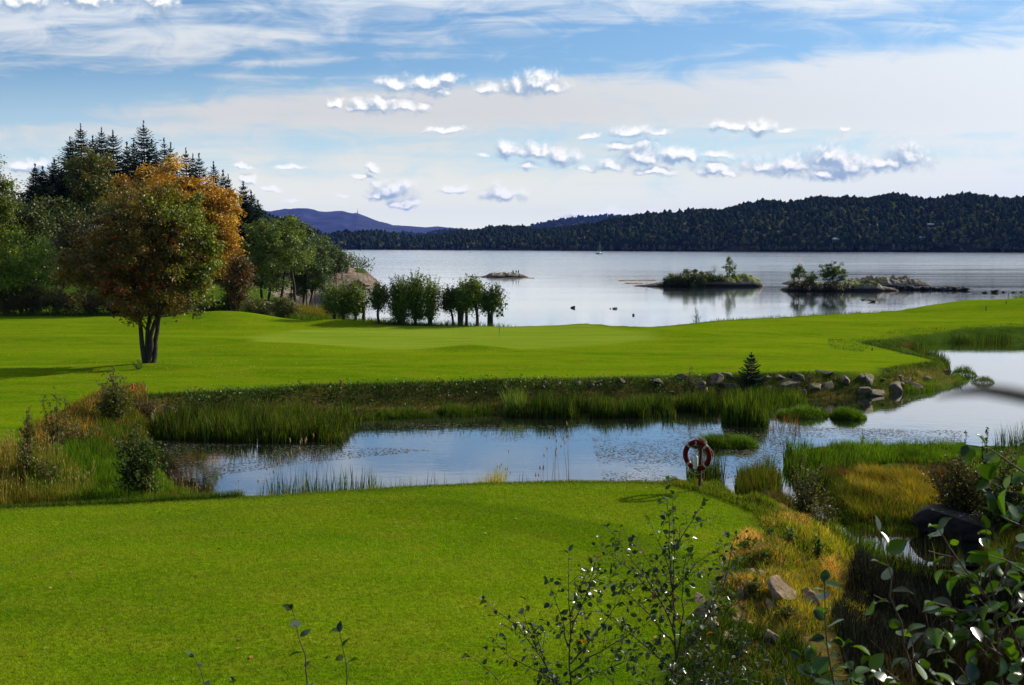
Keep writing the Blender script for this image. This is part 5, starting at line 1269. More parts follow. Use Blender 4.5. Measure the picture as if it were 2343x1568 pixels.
# ------------------------------------------------------------------ shrubs, saplings, small spruce
GLOSSY = leaf_mat('glossy_leaves', .55, .35, .22)
TWIG = simple_mat('twig_bark', (.075, .040, .025), .7, .4, 20, 0, spec=.3)
def hit(u, v, d0=8, d1=120, st=.1):
    return first_hit(u, v, d0, d1, st) or gp(u, v, 1.8)
def sapling(label, u, v, top, wpx, nstem, leaf, palette, seed, D=None, name='sapling', twl=.35, dens=1.0, lean=0, cat='sapling', mat=None, low=.05, group=None):
    r = np.random.default_rng(seed)
    q = hit(u, v, 12) if D is None else at(u, v, D)
    z0 = hz(q.x, q.y); s = q.y / FPX
    H = at(u, top, q.y).z - z0; Wd = wpx * s * (1.35 if wpx > 24 else 1.1)
    root = empty(name, (q.x, q.y, z0)); tag(root, label, cat, group)
    tr, P_ = [], []
    for i in range(nstem):
        a = r.uniform(0, 6.28); sp = 0 if i == 0 else r.uniform(.2, .8)
        hh = H * (1 if i == 0 else r.uniform(.4, .92))
        tip = np.array([math.cos(a) * Wd * sp + lean, math.sin(a) * Wd * sp, hh]); t = np.linspace(0, 1, 9)[:, None]
        base = np.array([math.cos(a), math.sin(a), 0]) * Wd * .12 * (i > 0)
        pth = base + (tip - base) * t + np.sin(t * 2.4) * r.normal(size=3) * .05 * Wd; pth[0, 2] = -.1
        tr.append(tube_geo(pth, [H * .012 + .004, .003], 5))
        ntw = int(26 * dens * hh / 1.5) + 6
        for k in range(ntw):
            tt = r.uniform(low, 1.0); p0 = np.array([np.interp(tt, t[:, 0], pth[:, j]) for j in range(3)])
            a2 = r.uniform(0, 6.28); l = Wd * twl * (1.15 - tt * .75) * r.uniform(.5, 1.3) * 1.8
            d = np.array([math.cos(a2), math.sin(a2), r.uniform(.3, 1.1)]); d /= np.linalg.norm(d)
            t2 = np.linspace(0, 1, 4)[:, None]; pp = p0 + d * l * t2 + np.array([0, 0, .12]) * l * t2 ** 2
            tr.append(tube_geo(pp, [.005, .002], 3))
            nl = max(3, int(l / leaf * 1.5)); t3 = r.uniform(.1, 1.05, nl)
            P_.append(p0 + d * l * t3[:, None] + r.normal(size=(nl, 3)) * leaf * .35)
    V, F = merge(tr); new_obj('stems', np_mesh('stems', V, F, smooth=True), TWIG, root)
    P_ = np.vstack(P_); V, F, c_ = leaf_cards(P_, leaf, pal(palette, len(P_), r, .35), r, up=.3, aspect=.7)
    new_obj('leaves', np_mesh('leaves', V, F, c_), mat or GLOSSY, root)
    return root
PS = [(4,(.065,.095,.012)),(3,(.11,.13,.018)),(1,(.17,.10,.02))]
PSD = [(4,(.045,.080,.010)),(2,(.080,.12,.014))]
PSY = [(3,(.09,.11,.02)),(3,(.06,.085,.015)),(2,(.16,.14,.03))]
sapling('sparse birch sapling with rusty twigs near the left frame edge', 68, 1095, 938, 38, 6, .075, PS, 901, dens=1.3)
sapling('thin pointed birch sapling between two fuller ones on the left', 132, 1030, 888, 30, 4, .07, PS, 902, dens=1.2)
sapling('full twiggy birch clump in front of the autumn tree\'s lawn', 262, 968, 845, 50, 12, .085, PS, 903, dens=1.3)
sapling('big glossy dark green alder clump beside the left pond corner', 318, 1145, 972, 55, 13, .085, PSD, 904, dens=1.7)
sapling('brownish low bush left of the birch clump', 175, 1020, 962, 42, 8, .07, PS[1:] + GOLD[3:], 905, name='shrub', cat='shrub')
sapling('reddish twiggy low bush at the end of the far bank', 330, 955, 900, 30, 8, .06, [(2,(.13,.07,.025)),(2,(.06,.07,.015))], 906, name='shrub', cat='shrub')
sapling('yellowish low bush under the leftmost birch sapling', 110, 1110, 1050, 40, 8, .06, PSY, 907, name='shrub', cat='shrub')
sapling('tall airy yellow green shrub between the tee and the right marsh', 1838, 1190, 1048, 42, 9, .06, PSY, 911, D=27.5, dens=1.3, name='shrub', cat='shrub')
sapling('lower glinting shrub right of the airy yellow green one', 1882, 1225, 1118, 38, 9, .055, PSY, 912, D=26, dens=1.4, name='shrub', cat='shrub')
sapling('dense brownish thicket in front of the dark outcrop\'s marsh', 2195, 1195, 1035, 62, 16, .075, PS + BRN[:1], 913, D=29.5, dens=1.7, name='shrub', cat='shrub')
sapling('tall dark bush touching the right frame edge', 2300, 1200, 1030, 75, 16, .08, PSD + PS[2:], 914, D=28.5, dens=1.9, name='shrub', cat='shrub')
sapling('slender sprig rising above the marsh against the water', 2253, 1130, 976, 12, 3, .06, PSD, 915, D=30, dens=1.2, low=.4)
sapling('shorter sprig left of the slender one above the marsh', 2205, 1130, 990, 18, 4, .06, PSD, 916, D=30.3, dens=1.2, low=.4)
sapling('yellow green plant tuft standing at the marsh edge by open water', 1972, 1032, 982, 10, 5, .05, [(1,(.24,.30,.05))], 917, dens=.8, name='plant', cat='plant')
sapling('small yellowish shrub on the bank left of the slanting boulder', 1582, 880, 838, 18, 6, .05, PSY, 918, D=54, name='shrub', cat='shrub')
sapling('small dark bush on the bank above the left reed bed', 566, 925, 898, 18, 7, .06, PSD, 919, D=48.5, name='shrub', cat='shrub')
sapling('pale nearly bare bush on the seaward edge of the fairway', 1590, 728, 700, 20, 10, .06, [(1,(.16,.17,.12))], 920, D=98.5, dens=.35, name='shrub', cat='shrub', mat=LEAF)
sapling('tuft of coarse plants at the foot of the lone tree', 316, 840, 824, 14, 6, .05, PSD, 921, D=57.5, name='plant', cat='plant')
for i, (u, v, t_, w_, lab) in enumerate([(1712,1262,1228,24,'leafy bright green plant at the top of the dry slope'),(1748,1285,1262,16,'leafy plant by the little grey rocks'),(1668,1415,1375,26,'broad leaved plant over the pale rock face'),(1760,1230,1208,18,'green weed clump on the tee rim'),
    (1810,1250,1205,16,'reddish stemmed weed on the slope crest'),(1870,1290,1215,14,'tall rusty weed above the pointed rock'),(1725,1360,1325,24,'yellow leaved weed in the orange grass'),(1790,1420,1385,26,'yellow green weed below the layered rock'),(1690,1500,1440,30,'shaded leafy weed near the alder bush')]):
    sapling(lab, u, v, t_, w_, 7, .05, PSY if i in (6, 7) else GRB[:2] + PSD[:1], 930 + i, dens=1.1, name='weed', cat='weed', group='weeds on the rocky slope')
q = hit(1717, 888, 45); s = q.y / FPX
conifer('small_spruce', 'small dark spruce sapling growing from the stony pond bank', Vector((q.x, q.y, hz(q.x, q.y) - .05)), 80 * s, 34 * s, 940, needle=.20, n_w=19, per=9, sparse=.08, dark=(.012, .030, .014))
# ------------------------------------------------------------------ lifebuoy on its post
RED = simple_mat('faded_red_plastic', (.115, .005, .002), .7, .18, 5, spec=.1)
POSTM = simple_mat('red_brown_post', (.055, .014, .009), .8, .4, 12, .3)
WHITE = simple_mat('white_plastic', (.62, .62, .58), .4, .08, 6)
BAND = simple_mat('reflective_band', (.30, .28, .25), .6, .1, 9)
ROPE = simple_mat('tan_rope', (.40, .33, .22), .8, .2, 30)
pb = gp(1600, 1124, TEE_Z); pzz = hz(pb.x, pb.y)
post = empty('lifebuoy_post', (pb.x, pb.y, pzz)); tag(post, 'red brown wooden post at the lawn edge carrying a lifebuoy', 'post')
def box_geo(x0, x1, y0, y1, z0, z1, bev=.006):
    bm = __import__('bmesh').new(); __import__('bmesh').ops.create_cube(bm, size=1)
    for v in bm.verts: v.co = Vector((x0 + (v.co.x + .5) * (x1 - x0), y0 + (v.co.y + .5) * (y1 - y0), z0 + (v.co.z + .5) * (z1 - z0)))
    if bev: __import__('bmesh').ops.bevel(bm, geom=list(bm.edges), offset=bev, segments=1, affect='EDGES')
    return bm
def bm_obj(name, bm, mat, parent=None, loc=None):
    me = bpy.data.meshes.new(name); bm.to_mesh(me); bm.free(); return new_obj(name, me, mat, parent, loc)
pw = bm_obj('shaft', box_geo(-.034, .034, -.034, .034, -.3, 1.16), POSTM, post); pw.rotation_euler = (0, .025, -.6)
hk = bm_obj('bracket', box_geo(-.16, .16, -.075, -.043, 1.02, 1.07, .004), POSTM, post); hk.rotation_euler = (0, 0, -.64)
hk = bm_obj('bracket', box_geo(-.13, .13, -.075, -.043, .58, .62, .004), POSTM, post); hk.rotation_euler = (0, 0, -.64)
YAW = -.64
ctr = at(1594.5, 1042, pb.y - .11); 
ring = empty('lifebuoy', ctr, YAW); tag(ring, 'red lifebuoy ring with four pale bands hanging on the post', 'lifebuoy')
def torus_geo(R_, r_, n=56, m=14, a0=0, a1=2 * math.pi, fl=.85):
    an = np.linspace(a0, a1, n + 1); full = abs(a1 - a0 - 2 * math.pi) < 1e-6
    if full: an = an[:-1]
    b_ = np.linspace(0, 2 * math.pi, m, endpoint=False); A_, B_ = np.meshgrid(an, b_, indexing='ij')
    V = np.stack([(R_ + r_ * np.cos(B_)) * np.cos(A_), r_ * fl * np.sin(B_), (R_ + r_ * np.cos(B_)) * np.sin(A_)], -1).reshape(-1, 3)
    k = len(an); F = [(i * m + j, i * m + (j + 1) % m, ((i + 1) % k) * m + (j + 1) % m, ((i + 1) % k) * m + j) for i in range(k if full else k - 1) for j in range(m)]
    return V, np.array(F)
V, F = torus_geo(.308, .062); new_obj('ring', np_mesh('ring', V, F, smooth=True), RED, ring)
for a in (45, 135, 225, 315):
    V, F = torus_geo(.308, .065, 6, 14, math.radians(a - 5), math.radians(a + 5)); new_obj('band', np_mesh('band', V, F, smooth=True), BAND, ring)
rp = []
for a0 in (45, 135, 225, 315):
    tt = np.linspace(0, 1, 9); an = np.radians(a0 + 90 * tt); rr = .375 + .075 * np.sin(tt * math.pi)
    rp.append(tube_geo(np.stack([rr * np.cos(an), np.full(9, -.03), rr * np.sin(an)], 1), .006, 5))
V, F = merge(rp); new_obj('grab_rope', np_mesh('grab_rope', V, F, smooth=True), ROPE, ring)
tt = np.linspace(-1, 1, 11); V, F = tube_geo(np.stack([.17 * tt + .05, np.full(11, .06), .30 + .125 * (1 - np.abs(tt) ** 3)], 1), .009, 5); new_obj('hanging_loop', np_mesh('hanging_loop', V, F, smooth=True), ROPE, ring)
for z_ in (.30, -.34):
    V, F = torus_geo(.028, .006, 14, 6); V = V * np.array([.6, 1, 1.3]) + np.array([0, -.075, z_]); new_obj('hook', np_mesh('hook', V, F, smooth=True), WHITE, ring)
bc = at(1591, 1050, pb.y - .12)
bot = empty('throw_line_bottle', bc, YAW); tag(bot, 'white throw line bottle hanging inside the lifebuoy ring', 'bottle')
def lathe(prof, n=16):
    an = np.linspace(0, 2 * math.pi, n, endpoint=False); P_ = np.array(prof)
    V = np.stack([P_[:, None, 0] * np.cos(an), P_[:, None, 0] * np.sin(an), np.repeat(P_[:, 1:2], n, 1)], -1).reshape(-1, 3)
    F = [(i * n + j, i * n + (j + 1) % n, (i + 1) * n + (j + 1) % n, (i + 1) * n + j) for i in range(len(P_) - 1) for j in range(n)]
    return V, np.array(F)
V, F = lathe([(.001,-.235),(.052,-.235),(.058,-.22),(.058,.02),(.05,.055),(.02,.085),(.018,.13)]); new_obj('bottle_body', np_mesh('bottle_body', V, F, smooth=True), WHITE, bot)
V, F = lathe([(.018,.128),(.02,.16),(.045,.20),(.05,.215),(.001,.216)]); new_obj('cap', np_mesh('cap', V, F, smooth=True), WHITE, bot)
# ------------------------------------------------------------------ golf flag, stakes
POLE_W = simple_mat('flagstick_white', (.7, .7, .68), .4, .05); POLE_D = simple_mat('flagstick_dark', (.10, .11, .06), .4, .05)
fb_ = gp(1142, 771, LAWN_Z); fz = hz(fb_.x, fb_.y)
flag = empty('golf_flag', (fb_.x, fb_.y, fz)); tag(flag, 'golf flagstick with a small checkered flag on the green', 'flag')
tube('pole', [(0, 0, -.1), (0, 0, .95)], .018, POLE_D, flag); tube('pole', [(0, 0, .95), (0, 0, 2.12)], .016, POLE_W, flag)
CH = leaf_mat('checkered_cloth', .8, .2, .1, (1, 1, 1))
Vf, Ff, Cf = [], [], []
nxx, nzz = 3, 4
for i in range(nxx):
    for j in range(nzz):
        k = len(Vf)
        for (a, c) in ((i, j), (i + 1, j), (i + 1, j + 1), (i, j + 1)):
            xx = a * .15; Vf.append((-.22 + xx * 1.1, .05 * math.sin(a * 1.7 + c * .4), 1.42 + c * .17 + (-.03 * (nxx - a)))); Cf.append((.7, .7, .68) if (i + j) % 2 else (.01, .01, .012))
        Ff.append((k, k + 1, k + 2, k + 3))
new_obj('flag_cloth', np_mesh('flag_cloth', np.array(Vf), np.array(Ff), np.array(Cf)), CH, flag)
STK = simple_mat('red_stake_paint', (.45, .04, .02), .6, .15); STD_ = simple_mat('weathered_stake', (.05, .035, .025), .8, .3)
for (u, v, hpx, mt, D, lab) in [(780,886,16,STK,None,'small red stake at the bank edge over the left reeds'),(304,900,22,STK,None,'red stake behind the twiggy birch clump'),(1450,747,10,STK,89.8,'red stake at the sea edge by the notch in the lawn'),(1748,722,12,STD_,102,'dark thin stake on the seaward fairway edge'),
    (2178,703,12,STD_,115,'thin stake near the highest point of the shore edge'),(2254,733,12,STD_,103,'dark stake on the right fairway below the path'),(2305,706,12,STD_,112,'stake beside the gravel path'),(2300,722,7,STD_,107,'short stake in the orange rough grass'),(1995,781,8,STD_,73,'short dark peg near the back corner of the pond'),(2216,776,7,STD_,79,'small peg behind the far right pond reeds'),(2138,852,9,STD_,58,'dark peg on the lawn point')]:
    q = hit(u, v, 30) if D is None else at(u, v, D); s = q.y / FPX; g_ = hz(q.x, q.y)
    bm = box_geo(-.03, .03, -.03, .03, -.15, hpx * s, .004); o = bm_obj('stake', bm, mt, None, (q.x, q.y, g_)); tag(o, lab, 'stake', 'marker stakes of the course')
# ------------------------------------------------------------------ sailing boat, houses, birds
HULL = simple_mat('dark_blue_hull', (.03, .05, .10), .35, .05); DECK = simple_mat('pale_deck', (.55, .55, .52), .5, .05); SPAR = simple_mat('grey_spar', (.25, .26, .28), .4, .05)
bq = gp(1371, 582, 0.0)
boat = empty('sailing_boat', (bq.x, bq.y, 0), .9); tag(boat, 'small sailing boat with bare mast on the open sea', 'boat')
st_ = [(-4.2,1.0),(-2.5,1.35),(0,1.5),(2.5,1.1),(4.6,.05)]; V, F = [], []
for (x_, w_) in st_: V += [(x_, -w_, .95 + .05 * abs(x_)), (x_, -w_ * .75, .1), (x_, 0, -.35), (x_, w_ * .75, .1), (x_, w_, .95 + .05 * abs(x_))]
for i in range(4):
    for j in range(4): F.append((i*5+j, (i+1)*5+j, (i+1)*5+j+1, i*5+j+1))
new_obj('hull', np_mesh('hull', np.array(V), np.array(F + [(0, 1, 3, 4), (1, 2, 3, 3)][:1]), smooth=True), HULL, boat)
F2 = [(i*5, i*5+4, (i+1)*5+4, (i+1)*5) for i in range(4)]; V2 = np.array(V) - np.array([0, 0, .05]); new_obj('deck', np_mesh('deck', V2, np.array(F2)), DECK, boat)
bm_obj('cabin', box_geo(-1.2, 2.0, -.7, .7, .9, 1.7, .15), DECK, boat); tube('mast', [(.8, 0, 1), (.8, 0, 12.2)], .16, SPAR, boat); tube('boom', [(.8, 0, 2.3), (-3.2, 0, 2.35)], .22, HULL, boat)
tube('stay', [(.8, 0, 12), (4.4, 0, 1.2)], .05, SPAR, boat, seg=4); tube('stay', [(.8, 0, 12), (-4.1, 0, 1.2)], .05, SPAR, boat, seg=4)
HW = simple_mat('house_wall', (.12, .11, .10), .8, .1, 1); HR = simple_mat('house_roof', (.38, .37, .35), .7, .1, 1); HG = simple_mat('house_window', (.03, .04, .05), .2, .05, 1); HRB = simple_mat('grey_blue_roof', (.12, .15, .18), .7, .1, 1); HWW = simple_mat('white_wall', (.40, .40, .39), .7, .05, 1)
def house(label, u, v, wpx, hpx, rw, rm, D=None, rz=0.0):
    X_, Y_, Z_ = pa(np.full(200, float(u)), np.linspace(0, 1, 200)); el = CAM_Z + (560 - v) / FPX * Y_
    k = int(np.argmax(Z_ + 3 >= el)); Y0 = float(Y_[k]) - 12; q = at(u, v, Y0); s = Y0 / FPX; w, h = wpx * s, hpx * s
    root = empty('house', (q.x, Y0, q.z - h / 2), rz); tag(root, label, 'house', 'houses on the far hillside')
    bm_obj('wall', box_geo(-w/2, w/2, -4, 4, -5, h * .55, 0), rw, root)
    V = np.array([(-w/2-.6,-4.8,h*.5),(w/2+.6,-4.8,h*.5),(w/2+.6,4.8,h*.5),(-w/2-.6,4.8,h*.5),(-w/2-.6,0,h*1.0),(w/2+.6,0,h*1.0)]); F = np.array([(0,1,5,4),(2,3,4,5),(3,2,1,0)])
    new_obj('roof', np_mesh('roof', V, F), rm, root)
    for i in range(4):
        bm_obj('window', box_geo(-w*.4 + i*w*.22, -w*.4 + i*w*.22 + w*.1, -4.15, -3.95, h*.1, h*.4, 0), HG, root)
house('pale roofed cabin above the far shore right of the middle', 1915, 549, 25, 9, HW, HR)
house('long low building with a blue grey roof high on the far hill', 2142, 516, 46, 8, HW, HRB)
house('small white house half hidden in the far forest', 2002, 517, 7, 9, HWW, HR)
house('tiny white hut high in the far forest', 1856, 505, 4, 5, HWW, HR)
house('small grey house in the clearing left of the rocky patch', 2110, 545, 14, 6, HW, HRB)
BIRD = simple_mat('black_feathers', (.012, .012, .014), .6, .1)
for i, (u, lab) in enumerate([(1173.5,'black cormorant standing alone on the small skerry'),(1180.5,'middle cormorant of the close two on the skerry'),(1185.5,'right cormorant of the close two on the skerry')]):
    q = at(u, 625.5, 317.5); V, F = tube_geo([(0,0,0),(0,0,.12),(.03,0,.38),(-.02,0,.62),(-.10,0,.80),(-.12,0,.92),(-.24,0,.93)], [.05,.14,.20,.14,.06,.08,.02], 8)
    o = new_obj('cormorant', np_mesh('cormorant', V, F, smooth=True), BIRD, None, (q.x, 317.5, q.z)); o.rotation_euler = (0, 0, i * 1.3); tag(o, lab, 'bird', 'cormorants on the skerry')
# ------------------------------------------------------------------ foreground alders: real leaves on real twigs
LT_V = np.array([(0,0,0),(.10,.19,.03),(.28,.335,.06),(.50,.36,.07),(.71,.28,.05),(.88,.14,-.02),(.10,-.17,.03),(.27,-.31,.06),(.48,-.37,.07),(.70,-.29,.05),(.87,-.15,-.02),(.28,0,-.02),(.52,0,-.03),(.75,0,-.05),(1.02,0,-.14)])
LT_F = np.array([(0,11,1),(1,11,2),(2,11,12),(2,12,3),(3,12,13),(3,13,4),(4,13,5),(5,13,14),(0,6,11),(6,7,11),(7,12,11),(7,8,12),(8,13,12),(8,9,13),(9,10,13),(10,14,13)])
ALD = leaf_mat('alder_leaves', .30, .28, .5, (1.7, 1.75, .25))
def real_leaves(P_, D_, size, cols, r):
    n = len(P_); d = unit(D_ + r.normal(size=(n, 3)) * .35 + np.array([0, 0, -.25]))
    up = unit(np.array([0, 0, 1.0]) + r.normal(size=(n, 3)) * .65); sd_ = unit(np.cross(up, d)); nn = np.cross(d, sd_)
    s = (size * r.uniform(.55, 1.2, n))[:, None, None]; cu = r.uniform(.3, 2.4, n)[:, None]; wd = r.uniform(.75, 1.1, n)[:, None]
    L = LT_V[None]; V = P_[:, None] + s * (L[..., 0:1] * d[:, None] + (L[..., 1:2] * wd[:, :, None]) * sd_[:, None] + (L[..., 2] * cu)[..., None] * nn[:, None])
    F = (np.arange(n) * 15)[:, None, None] + LT_F[None]
    return V.reshape(-1, 3), F.reshape(-1, 3), np.repeat(cols, 15, 0)
PA = [(5,(.016,.034,.007)),(3,(.032,.062,.009)),(1,(.08,.11,.012))]
def alder(name, label, stems, D, leaf, seed, twig=.32, step=.09, pal_=PA, dj=.25, tmin=.1, spacing=.055, base=None):
    r = np.random.default_rng(seed); tr, LP, LD = [], [], []
    p0 = at(stems[0][0][0], stems[0][0][1], D); bx, by = (p0.x, p0.y) if base is None else base
    g_ = hz(bx, by); root = empty(name, (bx, by, g_)); tag(root, label, 'alder'); O = np.array([bx, by, g_])
    for si, st in enumerate(stems):
        dz = r.uniform(-dj, dj) if si else 0
        n = len(st); pts = np.array([list(at(p[0], p[1], D + (p[2] if len(p) > 2 else 0) + dz * (.3 + .7 * i / n))) for i, p in enumerate(st)])
        if st[0][1] >= 1560: pts = np.vstack([O + np.array([(pts[0] - O)[0] * .3, 0, -.1]), pts])
        L = np.concatenate([[0], np.cumsum(np.linalg.norm(np.diff(pts, axis=0), axis=1))]); tot = L[-1]
        m_ = max(6, int(tot / .08)); s = np.linspace(0, tot, m_); pth = np.stack([np.interp(s, L, pts[:, j]) for j in range(3)], 1)
        pth[1:-1] = (pth[:-2] + pth[1:-1] * 2 + pth[2:]) / 4; pth[1:-1] += r.normal(size=(m_ - 2, 3)) * .006
        r0 = min(.017, .0035 + tot * .005); tr.append(tube_geo(pth - O, [r0, .0016], 6))
        dirs = unit(np.gradient(pth, axis=0)); k = 0; d_ = tot * tmin + .02
        start = L[1] * .7 if st[0][1] >= 1560 else 0
        while d_ < tot:
            t = d_ / tot; p = np.array([np.interp(d_, s, pth[:, j]) for j in range(3)]); dd = dirs[min(m_ - 1, int(t * (m_ - 1)))]
            a = k * 2.4 + r.uniform(-.5, .5); k += 1; sidev = unit(np.cross(dd, [math.cos(a), math.sin(a), .2]))
            if d_ > start:
                l = twig * (1.1 - t) ** .7 * r.uniform(.3, 1.2)
                if l > .07 and r.random() < .72:
                    dv = unit(dd * .75 + sidev * r.uniform(.6, 1.1)); q = np.linspace(0, 1, 5)[:, None]; tp = p + dv * l * q + np.array([0, 0, .1]) * l * q ** 2
                    tr.append(tube_geo(tp - O, [.0028, .0012], 4)); nl = max(2, int(l / spacing))
                    for j in range(nl):
                        f = (j + .8) / nl; pp = p + dv * l * f; s2 = unit(np.cross(dv, r.normal(size=3))) * (1 if j % 2 else -1)
                        LP.append(pp + s2 * .008); LD.append(unit(dv * .5 + s2))
                else:
                    LP.append(p + sidev * .008); LD.append(unit(sidev + dd * .5))
            d_ += step * r.uniform(.6, 1.4)
        LP.append(pth[-1]); LD.append(dirs[-1]); LP.append(pth[-1]); LD.append(unit(dirs[-1] + r.normal(size=3) * .6))
    LP = np.array(LP) - O; LD = np.array(LD)
    V, F = merge(tr); new_obj('stems', np_mesh('stems', V, F, smooth=True), TWIG, root)
    cols = pal(pal_, len(LP), r, .3); rd = r.random(len(LP)) < (.008 if D > 8 else 0); cols[rd] = (.35, .10, .02)
    V, F, c_ = real_leaves(LP, LD, leaf, cols, r); new_obj('leaves', np_mesh('leaves', V, F, c_, smooth=True), ALD, root)
    return root
alder('alder_bush', 'tall slender alder bush rising before the lifebuoy shadow', [
    [(1552,1600),(1548,1568),(1540,1430),(1541,1270),(1540,1200),(1539,1132)],[(1545,1420),(1532,1300),(1528,1170),(1524,1098)],[(1541,1262),(1575,1205),(1600,1165),(1612,1148)],[(1548,1510),(1563,1400),(1560,1300),(1572,1262)],
    [(1545,1540),(1590,1460),(1650,1350),(1690,1275)],[(1655,1345),(1668,1270),(1682,1222)],[(1545,1450),(1490,1340),(1440,1275),(1388,1205)],[(1500,1365),(1430,1290),(1362,1246)],[(1545,1400),(1500,1320),(1470,1260),(1448,1232)],
    [(1540,1330),(1515,1262),(1485,1192)],[(1560,1500),(1620,1400),(1640,1330)],[(1548,1550),(1480,1480),(1400,1420),(1350,1370)],[(1548,1560),(1600,1520),(1660,1470),(1700,1400)],[(1541,1350),(1580,1300),(1640,1258)],[(1545,1480),(1480,1400),(1420,1345),(1340,1310)]], 9.6, .056, 951, twig=.36, step=.056, spacing=.040)
alder('alder_bush', 'wide alder bush with long leaning stems over the lawn, left of the tall one', [
    [(1310,1600),(1306,1568),(1305,1450),(1300,1350),(1302,1262)],[(1285,1600),(1280,1568),(1230,1490),(1180,1430),(1105,1372)],[(1275,1600),(1268,1566),(1235,1480),(1213,1424)],[(1304,1490),(1282,1400),(1252,1326)],[(1305,1520),(1380,1430),(1430,1350)],
    [(1306,1450),(1340,1360),(1362,1282)],[(1290,1568),(1220,1530),(1150,1495),(1130,1462)],[(1306,1540),(1370,1490),(1440,1450),(1490,1420)],[(1306,1400),(1330,1330),(1352,1290)],[(1230,1490),(1200,1420),(1195,1400)],[(1310,1560),(1390,1530),(1460,1500)]], 9.0, .056, 952, twig=.36, step=.056, spacing=.040)
alder('alder_bush', 'low thick alder growth at the bottom edge between lawn and slope', [
    [(1620,1600),(1620,1568),(1600,1500),(1590,1440)],[(1660,1600),(1655,1568),(1690,1510),(1705,1460)],[(1500,1600),(1490,1568),(1450,1530),(1420,1490)],[(1560,1600),(1570,1568),(1610,1540),(1640,1490)],[(1700,1600),(1700,1568),(1730,1530),(1750,1500)],
    [(1420,1600),(1410,1568),(1380,1540),(1340,1530)],[(1590,1600),(1585,1568),(1540,1530),(1510,1470)],[(1640,1600),(1640,1568),(1670,1550),(1720,1545)],[(1760,1600),(1760,1568),(1780,1540),(1790,1520)]], 9.4, .054, 953, twig=.42, step=.034, spacing=.032)
alder('alder_sprig', 'short low sprig poking up left of the wide alder bush', [[(1160,1600),(1150,1568),(1110,1528),(1068,1498)]], 8.6, .06, 954, twig=.12)
sprig_s = dict(twig=.07, step=.075, spacing=.05, tmin=.0)
alder('alder_sprig', 'longest upright sprig against the lawn at the bottom left', [[(704,1620),(702,1568),(694,1500),(680,1430),(668,1394)]], 6.2, .075, 955, **sprig_s)
alder('alder_sprig', 'shorter upright sprig right of the longest one on the bottom left', [[(795,1620),(793,1568),(789,1500),(777,1446)]], 6.0, .068, 956, **sprig_s)
alder('alder_sprig', 'leftmost small sprig with few leaves at the bottom edge', [[(476,1620),(472,1568),(456,1530),(444,1503)]], 6.1, .062, 957, **sprig_s)
alder('alder_sprig', 'curled leaf tip barely rising over the bottom edge', [[(534,1620),(532,1585),(534,1562)]], 6.1, .05, 958, **sprig_s)
BIGP = [(3,(.030,.065,.008)),(3,(.055,.11,.010)),(3,(.015,.030,.007))]
big = dict(twig=.18, step=.040, spacing=.038, pal_=BIGP, tmin=.02)
alder('alder_branch', 'upright big leaved alder shoot before the dark reeds', [[(2105,1620),(2094,1568),(2062,1450),(2040,1340),(2012,1215)],[(2080,1520),(2130,1450),(2150,1400)]], 4.2, .075, 959, **big)
alder('alder_branch', 'left shoot of the big leaved alders near the dry slope', [[(1915,1620),(1903,1568),(1893,1440),(1885,1332)],[(1900,1560),(1850,1520),(1830,1500)],[(1960,1600),(1950,1568),(1940,1520),(1925,1480)]], 4.6, .068, 960, **big)
alder('alder_branch', 'dense big leaved alder at the lower right edge', [[(2300,1620),(2292,1568),(2280,1420),(2262,1280),(2255,1210)],[(2282,1400),(2230,1330),(2180,1270),(2148,1212)],[(2285,1450),(2330,1380),(2350,1320)],[(2290,1500),(2230,1450),(2200,1420)],[(2275,1360),(2310,1290),(2330,1240)],[(2380,1600),(2370,1568),(2330,1480),(2300,1400)],[(2240,1610),(2230,1568),(2200,1520),(2160,1490)],[(2278,1400),(2200,1400),(2140,1380)]], 4.0, .068, 961, **big)
alder('alder_branch', 'arching alder branch entering from the right edge above the marsh', [[(2440,1200),(2400,1130),(2342,1075),(2290,1035),(2212,1018)],[(2420,1200),(2370,1150),(2300,1120),(2262,1100)],[(2420,1300),(2380,1230),(2320,1195),(2270,1172)],[(2420,1400),(2380,1330),(2320,1290),(2260,1270)]], 3.8, .076, 962, base=(2.6, 4.2), **{**big, 'twig': .10})
alder('alder_branch', 'small alder tips along the bottom edge right of centre', [[(1980,1620),(1975,1568),(1990,1530)],[(2040,1620),(2040,1568),(2010,1530),(1990,1500)],[(2180,1620),(2170,1568),(2150,1540),(2120,1530)],[(1850,1620),(1845,1568),(1860,1540)]], 4.4, .075, 963, **big)
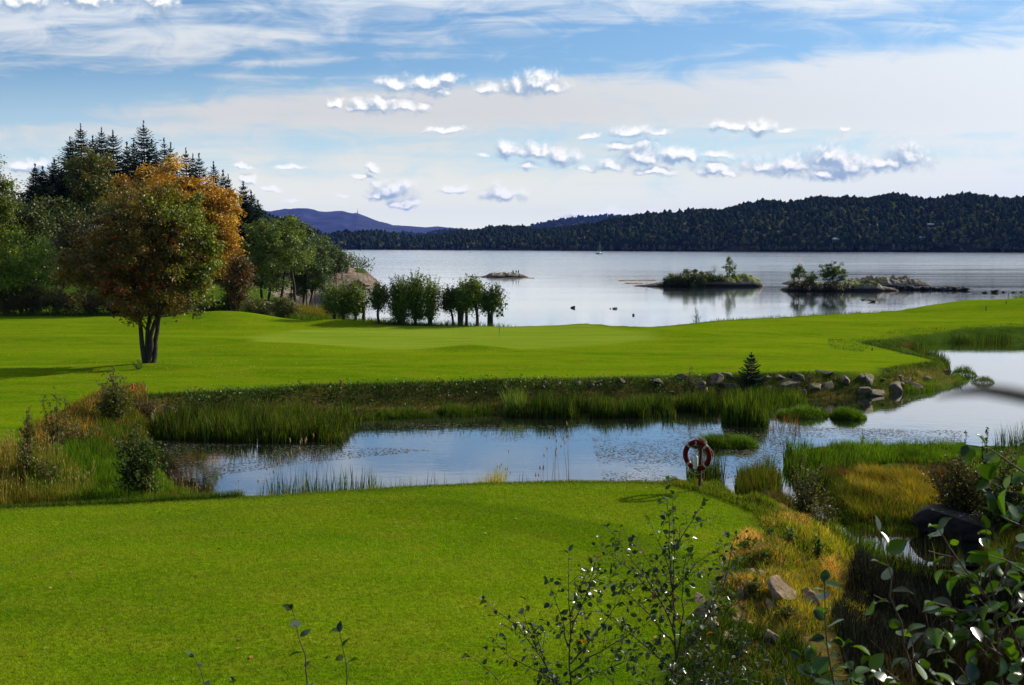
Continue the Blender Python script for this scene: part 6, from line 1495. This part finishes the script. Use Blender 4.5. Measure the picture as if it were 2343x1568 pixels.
# dark twig hanging close to the lens
tw = new_obj('near_twig', None if False else np_mesh('near_twig', *tube_geo([tuple(at(u, v, d)) for u, v, d in [(2140,906,.30),(2190,897,.30),(2250,892,.305),(2310,901,.31),(2380,915,.32),(2600,960,.4),(3000,1100,.5)]], [.0005, .0017, .0022, .004], 8), smooth=True), simple_mat('dark_twig', (.010, .008, .007), .9, .2))
tag(tw, 'dark out of focus twig end at the right edge above the pond', 'twig')
# trees standing just outside the right of the view; they throw the shade on the reeds
for i, (x_, y_, h_) in enumerate([(20, 23.5, 10), (25, 31, 11.5), (18, 18, 8), (14.5, 14, 6.5)]):
    z_ = max(1.8, hz(x_, y_)) if y_ < 34 else 1.8
    broadleaf('shore_tree', ['leafy tree beyond the right edge shading the dead reeds', 'leafy tree beyond the right edge shading the dark outcrop', 'tree close to the camera beyond the right edge', 'lowest tree beyond the right edge beside the photographer'][i], 'tree', Vector((x_, y_, z_)),
              [(0, 0, h_ * .60, 3.8, 3.8, h_ * .36), (1.5, 1, h_ * .45, 3.6, 3.6, h_ * .36)], [[(0, 0, -.2), (.1, 0, h_ * .4), (0, 0, h_ * .8)]], 9000, .34, PDG, 970 + i, nclump=110, clump=.8, nlimb=12)
# ------------------------------------------------------------------ haze: one closed box of even, thin air round everything
hme = bpy.data.meshes.new('haze')
x0, x1, y0, y1, z0, z1 = -9500, 10500, -60, 16200, -8, 480
hme.from_pydata([(x0,y0,z0),(x1,y0,z0),(x1,y1,z0),(x0,y1,z0),(x0,y0,z1),(x1,y0,z1),(x1,y1,z1),(x0,y1,z1)], [],
                [(3,2,1,0),(4,5,6,7),(0,1,5,4),(1,2,6,5),(2,3,7,6),(3,0,4,7)]); hme.update()
m = bpy.data.materials.new('haze'); m.use_nodes = True; b = NB(m.node_tree); b.n.clear()
o = b.new('ShaderNodeOutputMaterial'); pv = b.new('ShaderNodeVolumePrincipled')
pv.inputs['Color'].default_value = (.14, .25, 1.0, 1); pv.inputs['Density'].default_value = 2.5e-5
b.put(o.inputs['Volume'], pv.outputs[0])
haze = new_obj('haze', hme, m); tag(haze, 'thin blue air over the sea fading the far hills', kind='stuff')
